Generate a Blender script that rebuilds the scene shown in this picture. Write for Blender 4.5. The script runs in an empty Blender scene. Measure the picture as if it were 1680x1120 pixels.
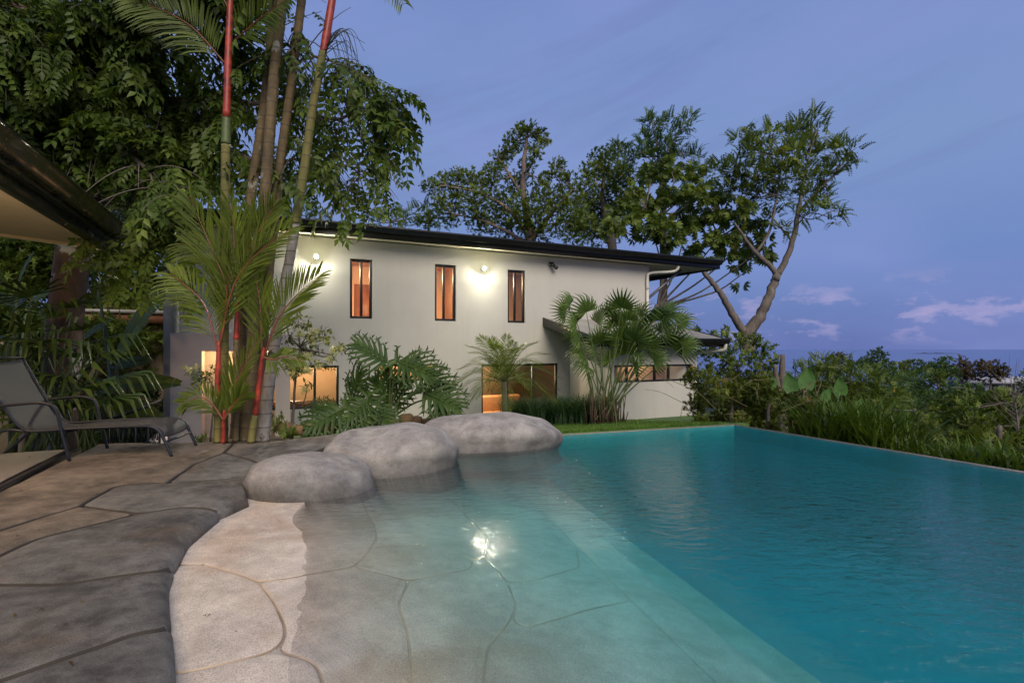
import bpy, bmesh, math, random
import numpy as np
from mathutils import Vector, Matrix
from mathutils.geometry import delaunay_2d_cdt

random.seed(7)
RNG = np.random.default_rng(7)
SC = bpy.context.scene
COL = SC.collection

# ------------------------------------------------------------------ camera
H = 1.2                       # eye height above the deck
F, CX, HY = 850.0, 840.0, 572.0
cam_d = bpy.data.cameras.new('camera')
cam = bpy.data.objects.new('camera', cam_d)
COL.objects.link(cam)
cam.location = (0, 0, H)
cam.rotation_euler = (math.radians(90), 0, 0)
cam_d.sensor_width = 36.0
cam_d.lens = F / 1680.0 * 36.0
cam_d.shift_y = (HY - 560.0) / 1680.0
cam_d.clip_start = 0.05
cam_d.clip_end = 120000
SC.camera = cam

# ------------------------------------------------------------------ world (dusk sky)
W = bpy.data.worlds.new('World')
SC.world = W
W.use_nodes = True
nt = W.node_tree
nt.nodes.clear()


def nd(t, kind, loc=None, **kw):
    n = t.nodes.new(kind)
    for k, v in kw.items():
        if k.startswith('i_'):
            n.inputs[k[2:].replace('_', ' ')].default_value = v
        else:
            setattr(n, k, v)
    return n


def ramp(t, stops, interp='LINEAR'):
    r = t.nodes.new('ShaderNodeValToRGB')
    r.color_ramp.interpolation = interp
    e = r.color_ramp.elements
    while len(e) < len(stops):
        e.new(0.5)
    for el, (p, c) in zip(e, stops):
        el.position = p
        el.color = (c[0], c[1], c[2], 1) if not isinstance(c, (int, float)) else (c, c, c, 1)
    return r


def mth(t, op, a=None, b=None, c=None, clamp=False):
    m = t.nodes.new('ShaderNodeMath')
    m.operation = op
    m.use_clamp = clamp
    for i, v in enumerate((a, b, c)):
        if v is None:
            continue
        if isinstance(v, (int, float)):
            m.inputs[i].default_value = v
        else:
            t.links.new(v, m.inputs[i])
    return m.outputs[0]


def mixc(t, fac, a, b, mode='MIX'):
    m = t.nodes.new('ShaderNodeMix')
    m.data_type = 'RGBA'
    m.blend_type = mode
    for s, v in ((m.inputs[0], fac), (m.inputs[6], a), (m.inputs[7], b)):
        if isinstance(v, (int, float)):
            s.default_value = v
        elif isinstance(v, (tuple, list)):
            s.default_value = (v[0], v[1], v[2], 1)
        else:
            t.links.new(v, s)
    return m.outputs[2]


SUN_DIR = Vector((0.26, -0.75, 0.61)).normalized()      # towards the after-glow behind the camera
tc = nd(nt, 'ShaderNodeTexCoord')
sep = nd(nt, 'ShaderNodeSeparateXYZ')
nt.links.new(tc.outputs['Generated'], sep.inputs[0])
X_, Y_, Z_ = sep.outputs
el = mth(nt, 'ARCSINE', Z_)
az = mth(nt, 'ARCTAN2', X_, Y_)
hz = ramp(nt, [(0.0, (.085, .120, .335)), (.03, (.095, .142, .38)), (.12, (.125, .190, .445)), (.26, (.168, .236, .475)),
               (.45, (.155, .215, .465)), (.75, (.105, .165, .40)), (1.0, (.07, .118, .33))])
nt.links.new(mth(nt, 'MULTIPLY', el, 1 / 1.2, clamp=True), hz.inputs[0])
sky = nd(nt, 'ShaderNodeTexSky', sky_type='NISHITA', sun_disc=False)
sky.sun_elevation = math.radians(3)
sky.sun_rotation = math.atan2(SUN_DIR.x, SUN_DIR.y)
base = mixc(nt, 1.0, mixc(nt, 1.0, hz.outputs[0], (.98, 1.05, 1.0), 'MULTIPLY'), mixc(nt, 1.0, sky.outputs[0], (.010, .010, .012), 'MULTIPLY'), 'ADD')
# high thin stratus: long soft streaks
cv = nd(nt, 'ShaderNodeCombineXYZ')
nt.links.new(mth(nt, 'MULTIPLY', mth(nt, 'ADD', az, mth(nt, 'MULTIPLY', el, -1.4)), 1.5), cv.inputs[0])
nt.links.new(mth(nt, 'MULTIPLY', mth(nt, 'ADD', el, mth(nt, 'MULTIPLY', az, -.22)), 6.5), cv.inputs[1])
n1 = nd(nt, 'ShaderNodeTexNoise', i_Scale=1.15, i_Detail=6.0, i_Roughness=.55, i_Distortion=.35)
nt.links.new(cv.outputs[0], n1.inputs['Vector'])
r1 = ramp(nt, [(.50, 0), (.72, 1)])
nt.links.new(n1.outputs[0], r1.inputs[0])
up = ramp(nt, [(.14, 0), (.30, 1)])
nt.links.new(el, up.inputs[0])
base = mixc(nt, mth(nt, 'MULTIPLY', mth(nt, 'MULTIPLY', r1.outputs[0], up.outputs[0]), .55), base, (.115, .135, .33))
cv3 = nd(nt, 'ShaderNodeCombineXYZ')
nt.links.new(mth(nt, 'MULTIPLY', az, 1.2), cv3.inputs[0])
nt.links.new(mth(nt, 'MULTIPLY', el, 3.0), cv3.inputs[1])
n3 = nd(nt, 'ShaderNodeTexNoise', i_Scale=1.6, i_Detail=4.0, i_Roughness=.5)
nt.links.new(cv3.outputs[0], n3.inputs['Vector'])
r3 = ramp(nt, [(.42, 0), (.7, 1)])
nt.links.new(n3.outputs[0], r3.inputs[0])
base = mixc(nt, mth(nt, 'MULTIPLY', r3.outputs[0], .6), base, (.215, .26, .55))
# low pink cumulus along the horizon
cv2 = nd(nt, 'ShaderNodeCombineXYZ')
nt.links.new(mth(nt, 'MULTIPLY', az, 10.0), cv2.inputs[0])
nt.links.new(mth(nt, 'MULTIPLY', el, 22.0), cv2.inputs[1])
n2 = nd(nt, 'ShaderNodeTexNoise', i_Scale=1.25, i_Detail=7.0, i_Roughness=.58, i_Lacunarity=2.1)
nt.links.new(cv2.outputs[0], n2.inputs['Vector'])
r2 = ramp(nt, [(.53, 0), (.60, .6), (.70, 1)])
nt.links.new(n2.outputs[0], r2.inputs[0])
lo = ramp(nt, [(.004, 0), (.02, .55), (.05, 1), (.085, .75), (.125, 0)])
nt.links.new(el, lo.inputs[0])
base = mixc(nt, mth(nt, 'MULTIPLY', mth(nt, 'MULTIPLY', r2.outputs[0], lo.outputs[0]), .7), base, (.40, .35, .56))
bg = nd(nt, 'ShaderNodeBackground', i_Strength=.52)
nt.links.new(base, bg.inputs[0])
W.cycles.sampling_method = 'MANUAL'
W.cycles.sample_map_resolution = 256
wo = nd(nt, 'ShaderNodeOutputWorld')
nt.links.new(bg.outputs[0], wo.inputs[0])

# ------------------------------------------------------------------ sun (broad after-glow) and exposure
sl = bpy.data.lights.new('sun', 'SUN')
sl.energy = 1.5
sl.angle = math.radians(40)
sl.color = (1.0, .87, .67)
sun = bpy.data.objects.new('sun', sl)
COL.objects.link(sun)
sun.rotation_euler = SUN_DIR.to_track_quat('Z', 'Y').to_euler()
vs = SC.view_settings
vs.view_transform = 'Standard'
vs.look = 'None'
vs.exposure = 1.2
vs.gamma = 1.0
vs.use_curve_mapping = False
SC.cycles.use_denoising = True
SC.cycles.max_bounces = 10
SC.cycles.transparent_max_bounces = 12
SC.cycles.sample_clamp_indirect = 20.0
SC.cycles.caustics_reflective = False


# ------------------------------------------------------------------ geometry helpers
def P(px, py, d):
    return Vector(((px - CX) / F * d, d, H - (py - HY) / F * d))


def G(px, py, z=0.0):
    return P(px, py, F * (H - z) / (py - HY))


UX, UY = math.cos(math.radians(25.15)), math.sin(math.radians(25.15))
HO = (0.16, 14.0)


def HPt(u, p, z):                 # facade frame: u along the wall, p out of the wall towards the pool
    return Vector((HO[0] + UX * u + UY * p, HO[1] + UY * u - UX * p, z))


def uof(px, p=0.0):
    k = (px - CX) / F
    return (k * (HO[1] - UX * p) - HO[0] - UY * p) / (UX - k * UY)


def zof(px, py, p=0.0):
    q = HPt(uof(px, p), p, 0)
    return H - (py - HY) / F * q.y


class MB:
    """collects triangles and quads; build() links them as one mesh object"""

    def __init__(self):
        self.v, self.f, self.r, self.n = [], [], [], 0

    def add(self, v, f, r=0.5):
        v = np.asarray(v, float).reshape(-1, 3)
        self.v.append(v)
        self.r.append(np.full(len(v), r) if np.isscalar(r) else np.asarray(r, float))
        for a in f:
            a = np.asarray(a, dtype=np.int64)
            if a.ndim == 1:
                a = a[None]
            self.f.append(a + self.n)
        self.n += len(v)

    def box(self, x0, x1, y0, y1, z0, z1, r=.5):
        v = [(x, y, z) for z in (z0, z1) for y in (y0, y1) for x in (x0, x1)]
        self.add(v, [[(0, 2, 3, 1), (4, 5, 7, 6), (0, 1, 5, 4), (2, 6, 7, 3), (0, 4, 6, 2), (1, 3, 7, 5)]], r)

    def tube(self, pts, rad, sides=8, cap=True, r=.5):
        pts = np.array([tuple(p) for p in pts], float)
        n = len(pts)
        rad = np.full(n, rad) if np.isscalar(rad) else np.asarray(rad, float)
        tg = np.gradient(pts, axis=0)
        tg /= np.linalg.norm(tg, axis=1)[:, None] + 1e-9
        a = np.array([0, 0, 1.0]) if abs(tg[0][2]) < .9 else np.array([1.0, 0, 0])
        x = np.cross(tg[0], a)
        x /= np.linalg.norm(x)
        rings = []
        ang = np.linspace(0, 2 * np.pi, sides, endpoint=False)
        for i in range(n):
            x = x - tg[i] * np.dot(x, tg[i])
            x /= np.linalg.norm(x) + 1e-9
            y = np.cross(tg[i], x)
            rings.append(pts[i] + rad[i] * (np.cos(ang)[:, None] * x + np.sin(ang)[:, None] * y))
        v = np.concatenate(rings)
        q = []
        for i in range(n - 1):
            for j in range(sides):
                k = (j + 1) % sides
                q.append((i * sides + j, i * sides + k, (i + 1) * sides + k, (i + 1) * sides + j))
        fs = [np.array(q)]
        if cap:
            v = np.concatenate([v, pts[:1], pts[-1:]])
            c0, c1 = n * sides, n * sides + 1
            fs.append(np.array([(c0, (j + 1) % sides, j) for j in range(sides)]))
            o = (n - 1) * sides
            fs.append(np.array([(c1, o + j, o + (j + 1) % sides) for j in range(sides)]))
        self.add(v, fs, r)

    def scatter(self, tmpl, R, loc, scale, rnd):
        tv, tf = tmpl
        n, k = len(loc), len(tv)
        if n == 0:
            return
        v = np.einsum('nij,kj->nki', R, tv) * np.asarray(scale).reshape(-1, 1, 1) + np.asarray(loc)[:, None, :]
        off = (np.arange(n) * k)[:, None, None]
        fs = [(np.asarray(a)[None] + off).reshape(-1, np.asarray(a).shape[1]) for a in tf]
        self.add(v.reshape(-1, 3), fs, np.repeat(rnd, k))

    def mesh(self, name, smooth=False):
        v = np.concatenate(self.v)
        me = bpy.data.meshes.new(name)
        me.vertices.add(len(v))
        me.vertices.foreach_set('co', v.ravel())
        tot = np.concatenate([np.full(len(a), a.shape[1]) for a in self.f])
        idx = np.concatenate([a.ravel() for a in self.f])
        me.loops.add(len(idx))
        me.loops.foreach_set('vertex_index', idx.astype(np.int32))
        me.polygons.add(len(tot))
        me.polygons.foreach_set('loop_start', np.concatenate([[0], np.cumsum(tot)[:-1]]).astype(np.int32))
        me.polygons.foreach_set('loop_total', tot.astype(np.int32))
        if smooth:
            me.polygons.foreach_set('use_smooth', np.ones(len(tot), bool))
        at = me.attributes.new('rnd', 'FLOAT', 'POINT')
        at.data.foreach_set('value', np.concatenate(self.r).astype(np.float32))
        me.update(calc_edges=True)
        me.validate()
        return me

    def build(self, name, mat, parent=None, smooth=False):
        return link(name, self.mesh(name, smooth), mat, parent)


def link(name, me, mat=None, parent=None):
    if mat is not None and not me.materials:
        me.materials.append(mat)
    o = bpy.data.objects.new(name, me)
    COL.objects.link(o)
    if parent is not None:
        o.parent = parent
    return o


def tag(o, label=None, cat=None, group=None, kind=None):
    for k, v in (('label', label), ('category', cat), ('group', group), ('kind', kind)):
        if v:
            o[k] = v
    return o


def empty(name, loc=(0, 0, 0), rz=0.0, label=None, cat=None, group=None):
    o = bpy.data.objects.new(name, None)
    COL.objects.link(o)
    o.location = loc
    o.rotation_euler = (0, 0, rz)
    o.empty_display_size = .1
    return tag(o, label, cat, group)


def bevel(o, w=.01, seg=2):
    m = o.modifiers.new('bevel', 'BEVEL')
    m.width = w
    m.segments = seg
    m.limit_method = 'ANGLE'
    return o


def smoothpath(pts, n=16):
    """Catmull-Rom through the points"""
    p = np.array([tuple(q) for q in pts], float)
    if len(p) < 3:
        t = np.linspace(0, 1, n)[:, None]
        return p[0] * (1 - t) + p[-1] * t
    e = np.vstack([2 * p[0] - p[1], p, 2 * p[-1] - p[-2]])
    out = []
    m = len(p) - 1
    for s in np.linspace(0, m - 1e-6, n):
        i = int(s)
        t = s - i
        a, b, c, d = e[i], e[i + 1], e[i + 2], e[i + 3]
        out.append(.5 * (2 * b + (c - a) * t + (2 * a - 5 * b + 4 * c - d) * t * t + (3 * b - a - 3 * c + d) * t ** 3))
    return np.array(out)


def interp_r(r, n):
    r = np.asarray(r, float)
    return np.interp(np.linspace(0, 1, n), np.linspace(0, 1, len(r)), r)


def norm(a):
    return a / (np.linalg.norm(a, axis=-1, keepdims=True) + 1e-9)


def frames(y, up):
    """rotation matrices with local +Y along y and local +Z near up"""
    y = norm(y)
    x = norm(np.cross(y, up))
    z = np.cross(x, y)
    return np.stack([x, y, z], axis=-1)


def rdir(n):
    return norm(RNG.normal(size=(n, 3)))


def vnoise(x, y, s=1.0, seed=0):
    """cheap smooth value noise built from sines"""
    a = 0
    for i, (fx, fy, ph) in enumerate(((1.0, .37, .3), (-.53, 1.13, 1.7), (1.71, -1.29, 4.1), (2.3, 2.1, 2.6))):
        a = a + np.sin((x * fx + y * fy) * s + ph + seed * 1.3) / (1 + .55 * i)
    return a / 2.6


# ------------------------------------------------------------------ materials
def newmat(name):
    m = bpy.data.materials.new(name)
    m.use_nodes = True
    t = m.node_tree
    t.nodes.clear()
    out = t.nodes.new('ShaderNodeOutputMaterial')
    return m, t, out


def pbsdf(t, out, **kw):
    b = t.nodes.new('ShaderNodeBsdfPrincipled')
    for k, v in kw.items():
        b.inputs[k.replace('_', ' ')].default_value = v
    t.links.new(b.outputs[0], out.inputs[0])
    return b


def bumpn(t, h, b, strength=.3, dist=.01, prev=None):
    n = t.nodes.new('ShaderNodeBump')
    n.inputs['Strength'].default_value = strength
    n.inputs['Distance'].default_value = dist
    t.links.new(h, n.inputs['Height'])
    if prev is not None:
        t.links.new(prev, n.inputs['Normal'])
    t.links.new(n.outputs[0], b.inputs['Normal'])
    return n.outputs[0]


def ocoord(t, kind='Object', scale=None):
    c = t.nodes.new('ShaderNodeTexCoord')
    if scale is None:
        return c.outputs[kind]
    m = t.nodes.new('ShaderNodeMapping')
    m.inputs['Scale'].default_value = scale
    t.links.new(c.outputs[kind], m.inputs[0])
    return m.outputs[0]


def gcoord(t):
    return t.nodes.new('ShaderNodeNewGeometry').outputs['Position']


def noise(t, vec, scale, detail=4.0, rough=.55, dist=0.0):
    n = nd(t, 'ShaderNodeTexNoise', i_Scale=scale, i_Detail=detail, i_Roughness=rough, i_Distortion=dist)
    t.links.new(vec, n.inputs['Vector'])
    return n.outputs[0]


def plain(name, col, rough=.5, metal=0.0, var=.12, nscale=6.0, bump=0.0, spec=.5):
    m, t, out = newmat(name)
    b = pbsdf(t, out, Roughness=rough, Metallic=metal)
    b.inputs['Specular IOR Level'].default_value = spec
    v = ocoord(t)
    nz = noise(t, v, nscale, 5)
    lo_, hi_ = [c * (1 - var) for c in col], [min(1, c * (1 + var)) for c in col]
    r = ramp(t, [(.3, lo_), (.7, hi_)])
    t.links.new(nz, r.inputs[0])
    t.links.new(r.outputs[0], b.inputs['Base Color'])
    rr = ramp(t, [(.3, max(0, rough - .08)), (.7, min(1, rough + .08))])
    t.links.new(nz, rr.inputs[0])
    t.links.new(rr.outputs[0], b.inputs['Roughness'])
    if bump:
        bumpn(t, noise(t, v, nscale * 12, 3), b, bump, .004)
    return m


def leafmat(name, c0, c1, c2, rough=.48, trans=.36, accent=None):
    """three greens by each leaf's own random number, with light passing through the blade"""
    m, t, out = newmat(name)
    at = nd(t, 'ShaderNodeAttribute', attribute_name='rnd')
    st = [(0.0, c0), (.5, c1), (.93, c2)]
    if accent:
        st.append((.985, accent))
    r = ramp(t, st)
    t.links.new(at.outputs['Fac'], r.inputs[0])
    nz = noise(t, ocoord(t), 3.0, 2)
    rr = ramp(t, [(.3, .75), (.7, 1.2)])
    t.links.new(nz, rr.inputs[0])
    c = mixc(t, 1.0, r.outputs[0], rr.outputs[0], 'MULTIPLY')
    b = t.nodes.new('ShaderNodeBsdfPrincipled')
    b.inputs['Roughness'].default_value = rough
    b.inputs['Specular IOR Level'].default_value = .28
    t.links.new(c, b.inputs['Base Color'])
    tr = t.nodes.new('ShaderNodeBsdfTranslucent')
    t.links.new(mixc(t, 1.0, c, (1.25, 1.2, .55), 'MULTIPLY'), tr.inputs[0])
    mx = t.nodes.new('ShaderNodeMixShader')
    mx.inputs[0].default_value = trans
    t.links.new(b.outputs[0], mx.inputs[1])
    t.links.new(tr.outputs[0], mx.inputs[2])
    t.links.new(mx.outputs[0], out.inputs[0])
    return m


def barkmat(name, c0, c1, patch=None, ps=3.0, pt=.6, rings=None):
    m, t, out = newmat(name)
    b = pbsdf(t, out, Roughness=.85)
    v = ocoord(t, 'Object', (1, 1, .35))
    n_ = noise(t, v, 9, 6, .65)
    r = ramp(t, [(.3, c0), (.7, c1)])
    t.links.new(n_, r.inputs[0])
    c = r.outputs[0]
    if patch:
        pn = noise(t, ocoord(t, 'Object', (1, 1, .7)), ps, 5, .6)
        pr = ramp(t, [(pt, 0), (pt + .05, 1)])
        t.links.new(pn, pr.inputs[0])
        c = mixc(t, pr.outputs[0], c, patch)
    if rings:
        sp = t.nodes.new('ShaderNodeSeparateXYZ')
        t.links.new(ocoord(t), sp.inputs[0])
        fr = mth(t, 'FRACT', mth(t, 'MULTIPLY', mth(t, 'ADD', sp.outputs[2], mth(t, 'MULTIPLY', n_, .02)), rings))
        rr = ramp(t, [(0, 1), (.10, 1), (.16, 0), (1, 0)])
        t.links.new(fr, rr.inputs[0])
        c = mixc(t, mth(t, 'MULTIPLY', rr.outputs[0], .55), c, (.045, .036, .024))
        bb = bumpn(t, rr.outputs[0], b, .3, .01)
        bumpn(t, n_, b, .5, .012, bb)
    else:
        bumpn(t, n_, b, .7, .02)
    t.links.new(c, b.inputs['Base Color'])
    return m
# ================================================================== materials used by the setting
def concrete(name, c0, c1, stain, speck=(.02, .02, .02), bs=.6, stain_amt=.6, speck_t=.66, blotch=1.1):
    m, t, out = newmat(name)
    b = pbsdf(t, out, Roughness=.82)
    v = gcoord(t)
    big = noise(t, v, blotch, 5, .6, .4)
    mid = noise(t, v, 9, 5, .65)
    fine = noise(t, v, 170, 3, .6)
    r = ramp(t, [(.40, c0), (.60, c1)])
    t.links.new(mth(t, 'ADD', mth(t, 'MULTIPLY', big, .6), mth(t, 'MULTIPLY', mid, .4)), r.inputs[0])
    sn = noise(t, v, .9, 5, .62, .8)
    sr = ramp(t, [(.5, 0), (.68, 1)])
    t.links.new(sn, sr.inputs[0])
    c = mixc(t, mth(t, 'MULTIPLY', sr.outputs[0], stain_amt), r.outputs[0], stain)
    fr = ramp(t, [(.35, .62), (.6, 1.12)])
    t.links.new(fine, fr.inputs[0])
    c = mixc(t, 1.0, c, fr.outputs[0], 'MULTIPLY')
    vo = nd(t, 'ShaderNodeTexVoronoi', i_Scale=120.0)
    t.links.new(v, vo.inputs['Vector'])
    vr = ramp(t, [(.0, 1), (.16, 1), (.24, 0)])
    t.links.new(vo.outputs['Distance'], vr.inputs[0])
    sp = ramp(t, [(speck_t - .02, 0), (speck_t, 1)])
    t.links.new(noise(t, v, 45, 2), sp.inputs[0])
    c = mixc(t, mth(t, 'MULTIPLY', mth(t, 'MULTIPLY', vr.outputs[0], sp.outputs[0]), .7), c, speck)
    t.links.new(c, b.inputs['Base Color'])
    n1_ = bumpn(t, fine, b, bs, .006)
    bumpn(t, mid, b, .35, .02, n1_)
    return m


M = {}
M['deck'] = concrete('deck_concrete', (.055, .052, .048), (.185, .175, .16), (.17, .115, .068), stain_amt=.55, blotch=1.6)
M['deck_brown'] = concrete('deck_concrete_brown', (.075, .06, .044), (.235, .19, .145), (.055, .042, .032), stain_amt=.65, blotch=1.3)
M['groove'] = plain('groove_dirt', (.045, .037, .029), .95, var=.3)
M['beach'] = concrete('beach_plaster', (.46, .40, .34), (.70, .61, .52), (.42, .27, .16), (.05, .04, .035), .3, .55, .56, 2.0)
M['beach_groove'] = plain('beach_groove_stain', (.43, .33, .24), .95, var=.4, nscale=3)
M['rock'] = concrete('boulder_stone', (.22, .205, .195), (.40, .375, .355), (.17, .145, .12), bs=.8, stain_amt=.4, blotch=3.6)
t_ = M['rock'].node_tree
pb_ = next(n for n in t_.nodes if n.type == 'BSDF_PRINCIPLED')
old = pb_.inputs['Base Color'].links[0].from_socket
sz_ = t_.nodes.new('ShaderNodeSeparateXYZ')
gp_ = gcoord(t_)
t_.links.new(gp_, sz_.inputs[0])
wr_ = ramp(t_, [(0, .42), (.45, .62), (1, 1.0)])            # algae and damp along the water line
t_.links.new(mth(t_, 'MULTIPLY', mth(t_, 'ADD', mth(t_, 'ADD', sz_.outputs[2], .12), mth(t_, 'MULTIPLY', mth(t_, 'SUBTRACT', noise(t_, gp_, 4, 5), .5), .22)), 4.0, clamp=True), wr_.inputs[0])
t_.links.new(mixc(t_, 1.0, old, wr_.outputs[0], 'MULTIPLY'), pb_.inputs['Base Color'])
M['slab'] = plain('patio_tile', (.30, .285, .25), .45, var=.15, nscale=1.5, bump=.1)
M['iron'] = plain('black_iron', (.018, .018, .02), .5, .6)
M['pool'] = plain('pool_plaster_turquoise', (.035, .56, .62), .6, var=.18, nscale=1.5, bump=.1)
M['pool_wall'] = plain('pool_plaster_dimmed', (.03, .38, .42), .5, var=.15, nscale=2)  # same plaster as the basin floor, colour darkened to tone down sunlight on the walls
M['pool_pale'] = plain('pool_plaster_pale', (.34, .44, .40), .6, var=.15, nscale=3, bump=.1)
M['coping'] = plain('pool_coping', (.32, .27, .20), .6, var=.2)
M['soil'] = plain('soil', (.05, .033, .02), .95, var=.4, nscale=4, bump=.6)
M['lawn'] = plain('lawn_turf', (.055, .12, .02), .9, var=.4, nscale=8, bump=.6)
M['terrain'] = plain('hill_ground', (.028, .045, .014), .95, var=.5, nscale=.6, bump=.4)
M['white'] = None


def wallmat(name, col, stain=.10):
    m, t, out = newmat(name)
    b = pbsdf(t, out, Roughness=.75)
    v = ocoord(t)
    n_ = noise(t, v, .8, 6, .6)
    r = ramp(t, [(.3, [c * (1 - stain) for c in col]), (.65, col)])
    t.links.new(n_, r.inputs[0])
    # rain streaks: noise stretched down the wall
    s = noise(t, ocoord(t, 'Object', (5, 5, .25)), 1.3, 5, .6)
    sr = ramp(t, [(.56, 0), (.8, 1)])
    t.links.new(s, sr.inputs[0])
    c = mixc(t, mth(t, 'MULTIPLY', sr.outputs[0], .22), r.outputs[0], [c * .62 for c in col])
    t.links.new(c, b.inputs['Base Color'])
    bumpn(t, noise(t, v, 60, 4, .6), b, .12, .004)
    return m


M['wall'] = wallmat('white_render', (.46, .45, .42))
M['pinkwall'] = wallmat('pale_pink_render', (.66, .58, .545), .06)
M['black'] = plain('black_aluminium', (.012, .012, .013), .38, .3, var=.1)
M['fascia'] = plain('black_painted_metal', (.014, .014, .015), .32, .4, var=.15, nscale=2)
M['soffit'] = plain('cream_soffit', (.62, .57, .46), .7, var=.05)
M['roofmetal'] = plain('grey_roof_sheet', (.30, .29, .27), .55, .3, var=.2, nscale=2)
M['pipe'] = plain('white_pvc', (.55, .54, .50), .45, var=.08)
M['peach'] = plain('peach_interior', (.78, .55, .36), .8, var=.04)
M['wood'] = None
m_, t_, o_ = newmat('varnished_wood')
b_ = pbsdf(t_, o_, Roughness=.4)
w_ = noise(t_, ocoord(t_, 'Object', (22, 22, .8)), 1.0, 5, .6)
r_ = ramp(t_, [(.3, (.22, .085, .022)), (.7, (.42, .19, .06))])
t_.links.new(w_, r_.inputs[0])
t_.links.new(r_.outputs[0], b_.inputs['Base Color'])
M['wood'] = m_
m_, t_, o_ = newmat('window_glass')
tr_ = t_.nodes.new('ShaderNodeBsdfTransparent')
tr_.inputs[0].default_value = (.93, .95, .94, 1)
gl_ = t_.nodes.new('ShaderNodeBsdfGlossy')
gl_.inputs['Roughness'].default_value = .015
fr_ = nd(t_, 'ShaderNodeLayerWeight', i_Blend=.5)
mx_ = t_.nodes.new('ShaderNodeMixShader')
t_.links.new(mth(t_, 'ADD', mth(t_, 'MULTIPLY', mth(t_, 'POWER', fr_.outputs['Facing'], 4.0), .8), .07, clamp=True), mx_.inputs[0])
t_.links.new(tr_.outputs[0], mx_.inputs[1])
t_.links.new(gl_.outputs[0], mx_.inputs[2])
t_.links.new(mx_.outputs[0], o_.inputs[0])
M['glass'] = m_


def emit(name, col, s):
    m, t, out = newmat(name)
    e = nd(t, 'ShaderNodeEmission', i_Strength=s)
    e.inputs[0].default_value = (*col, 1)
    t.links.new(e.outputs[0], out.inputs[0])
    return m


M['lamp_white'] = emit('lamp_glow_white', (1, .95, .74), 4200)
M['lamp_warm'] = emit('lamp_glow_warm', (1, .66, .32), 14)

# ================================================================== pool frame and floor
WZ = -0.12
PA = G(1205, 697, WZ)                         # far right corner
PB0 = G(1680, 775, WZ)
dB = (PB0 - PA).normalized()
PB = PA + dB * 12.5
PC0 = G(900, 715, WZ)
dC = (PC0 - PA).normalized()
PC = PA + dC * 6.3
WL0 = np.array([-.82, 2.05])                  # water line on the beach
WLn = np.array([.93, .37]) / np.hypot(.93, .37)


def e_of(x, y):
    return (x - WL0[0]) * WLn[0] + (y - WL0[1]) * WLn[1]


def floorz(x, y):
    e = e_of(x, y)
    return np.where(e < 0, WZ - .035 * e, WZ - .165 * e) + .006 * vnoise(x, y, 3.0)


def Gw(px, py):
    """follow the picture ray down to the sloping floor"""
    d = np.array([(px - CX) / F, 1.0, -(py - HY) / F])
    o = np.array([0, 0, H])
    f = lambda q: q[2] - float(floorz(q[0], q[1]))
    # above water first
    tw = (H - WZ) / -d[2]
    q = o + d * tw
    if f(q) < 0:                               # the floor is above the water here: solve directly
        lo_, hi_ = 0.0, tw
        for _ in range(40):
            mid = (lo_ + hi_) / 2
            if f(o + d * mid) > 0:
                lo_ = mid
            else:
                hi_ = mid
        q = o + d * lo_
        return Vector(q)
    dn = d / np.linalg.norm(d)
    n = np.array([0, 0, 1.0])
    c = -dn @ n
    eta = 1.0                                  # the water lets most light straight through
    tdir = eta * dn + (eta * c - math.sqrt(1 - eta * eta * (1 - c * c))) * n
    lo_, hi_ = 0.0, 8.0
    for _ in range(50):
        mid = (lo_ + hi_) / 2
        if f(q + tdir * mid) > 0:
            lo_ = mid
        else:
            hi_ = mid
    return Vector(q + tdir * lo_)


SE1, SE2 = Gw(880, 764), Gw(1390, 1120)        # edge of the shallow shelf
sd = (SE2 - SE1)
sd.z = 0
sd.normalize()
SE1 = SE1 - sd * 1.2
SE2 = SE2 + sd * 5.0


# ================================================================== stone pieces
def pip(pts, poly):
    x, y = pts[:, 0], pts[:, 1]
    ins = np.zeros(len(pts), bool)
    n = len(poly)
    for i in range(n):
        x0, y0 = poly[i]
        x1, y1 = poly[(i + 1) % n]
        c = ((y0 > y) != (y1 > y)) & (x < (x1 - x0) * (y - y0) / (y1 - y0 + 1e-12) + x0)
        ins ^= c
    return ins


def segdist(pts, a, b):
    """distance of many points to many segments, minimum"""
    out = np.full(len(pts), 1e9)
    for p, q in zip(a, b):
        d = q - p
        t = np.clip(((pts - p) @ d) / (d @ d + 1e-12), 0, 1)
        out = np.minimum(out, np.linalg.norm(pts - p - t[:, None] * d, axis=1))
    return out


def resample(poly, step):
    out = []
    n = len(poly)
    for i in range(n):
        a, b = poly[i], poly[(i + 1) % n]
        k = max(1, int(np.linalg.norm(b - a) / step))
        for j in range(k):
            out.append(a + (b - a) * j / k)
    return np.array(out)


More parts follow.
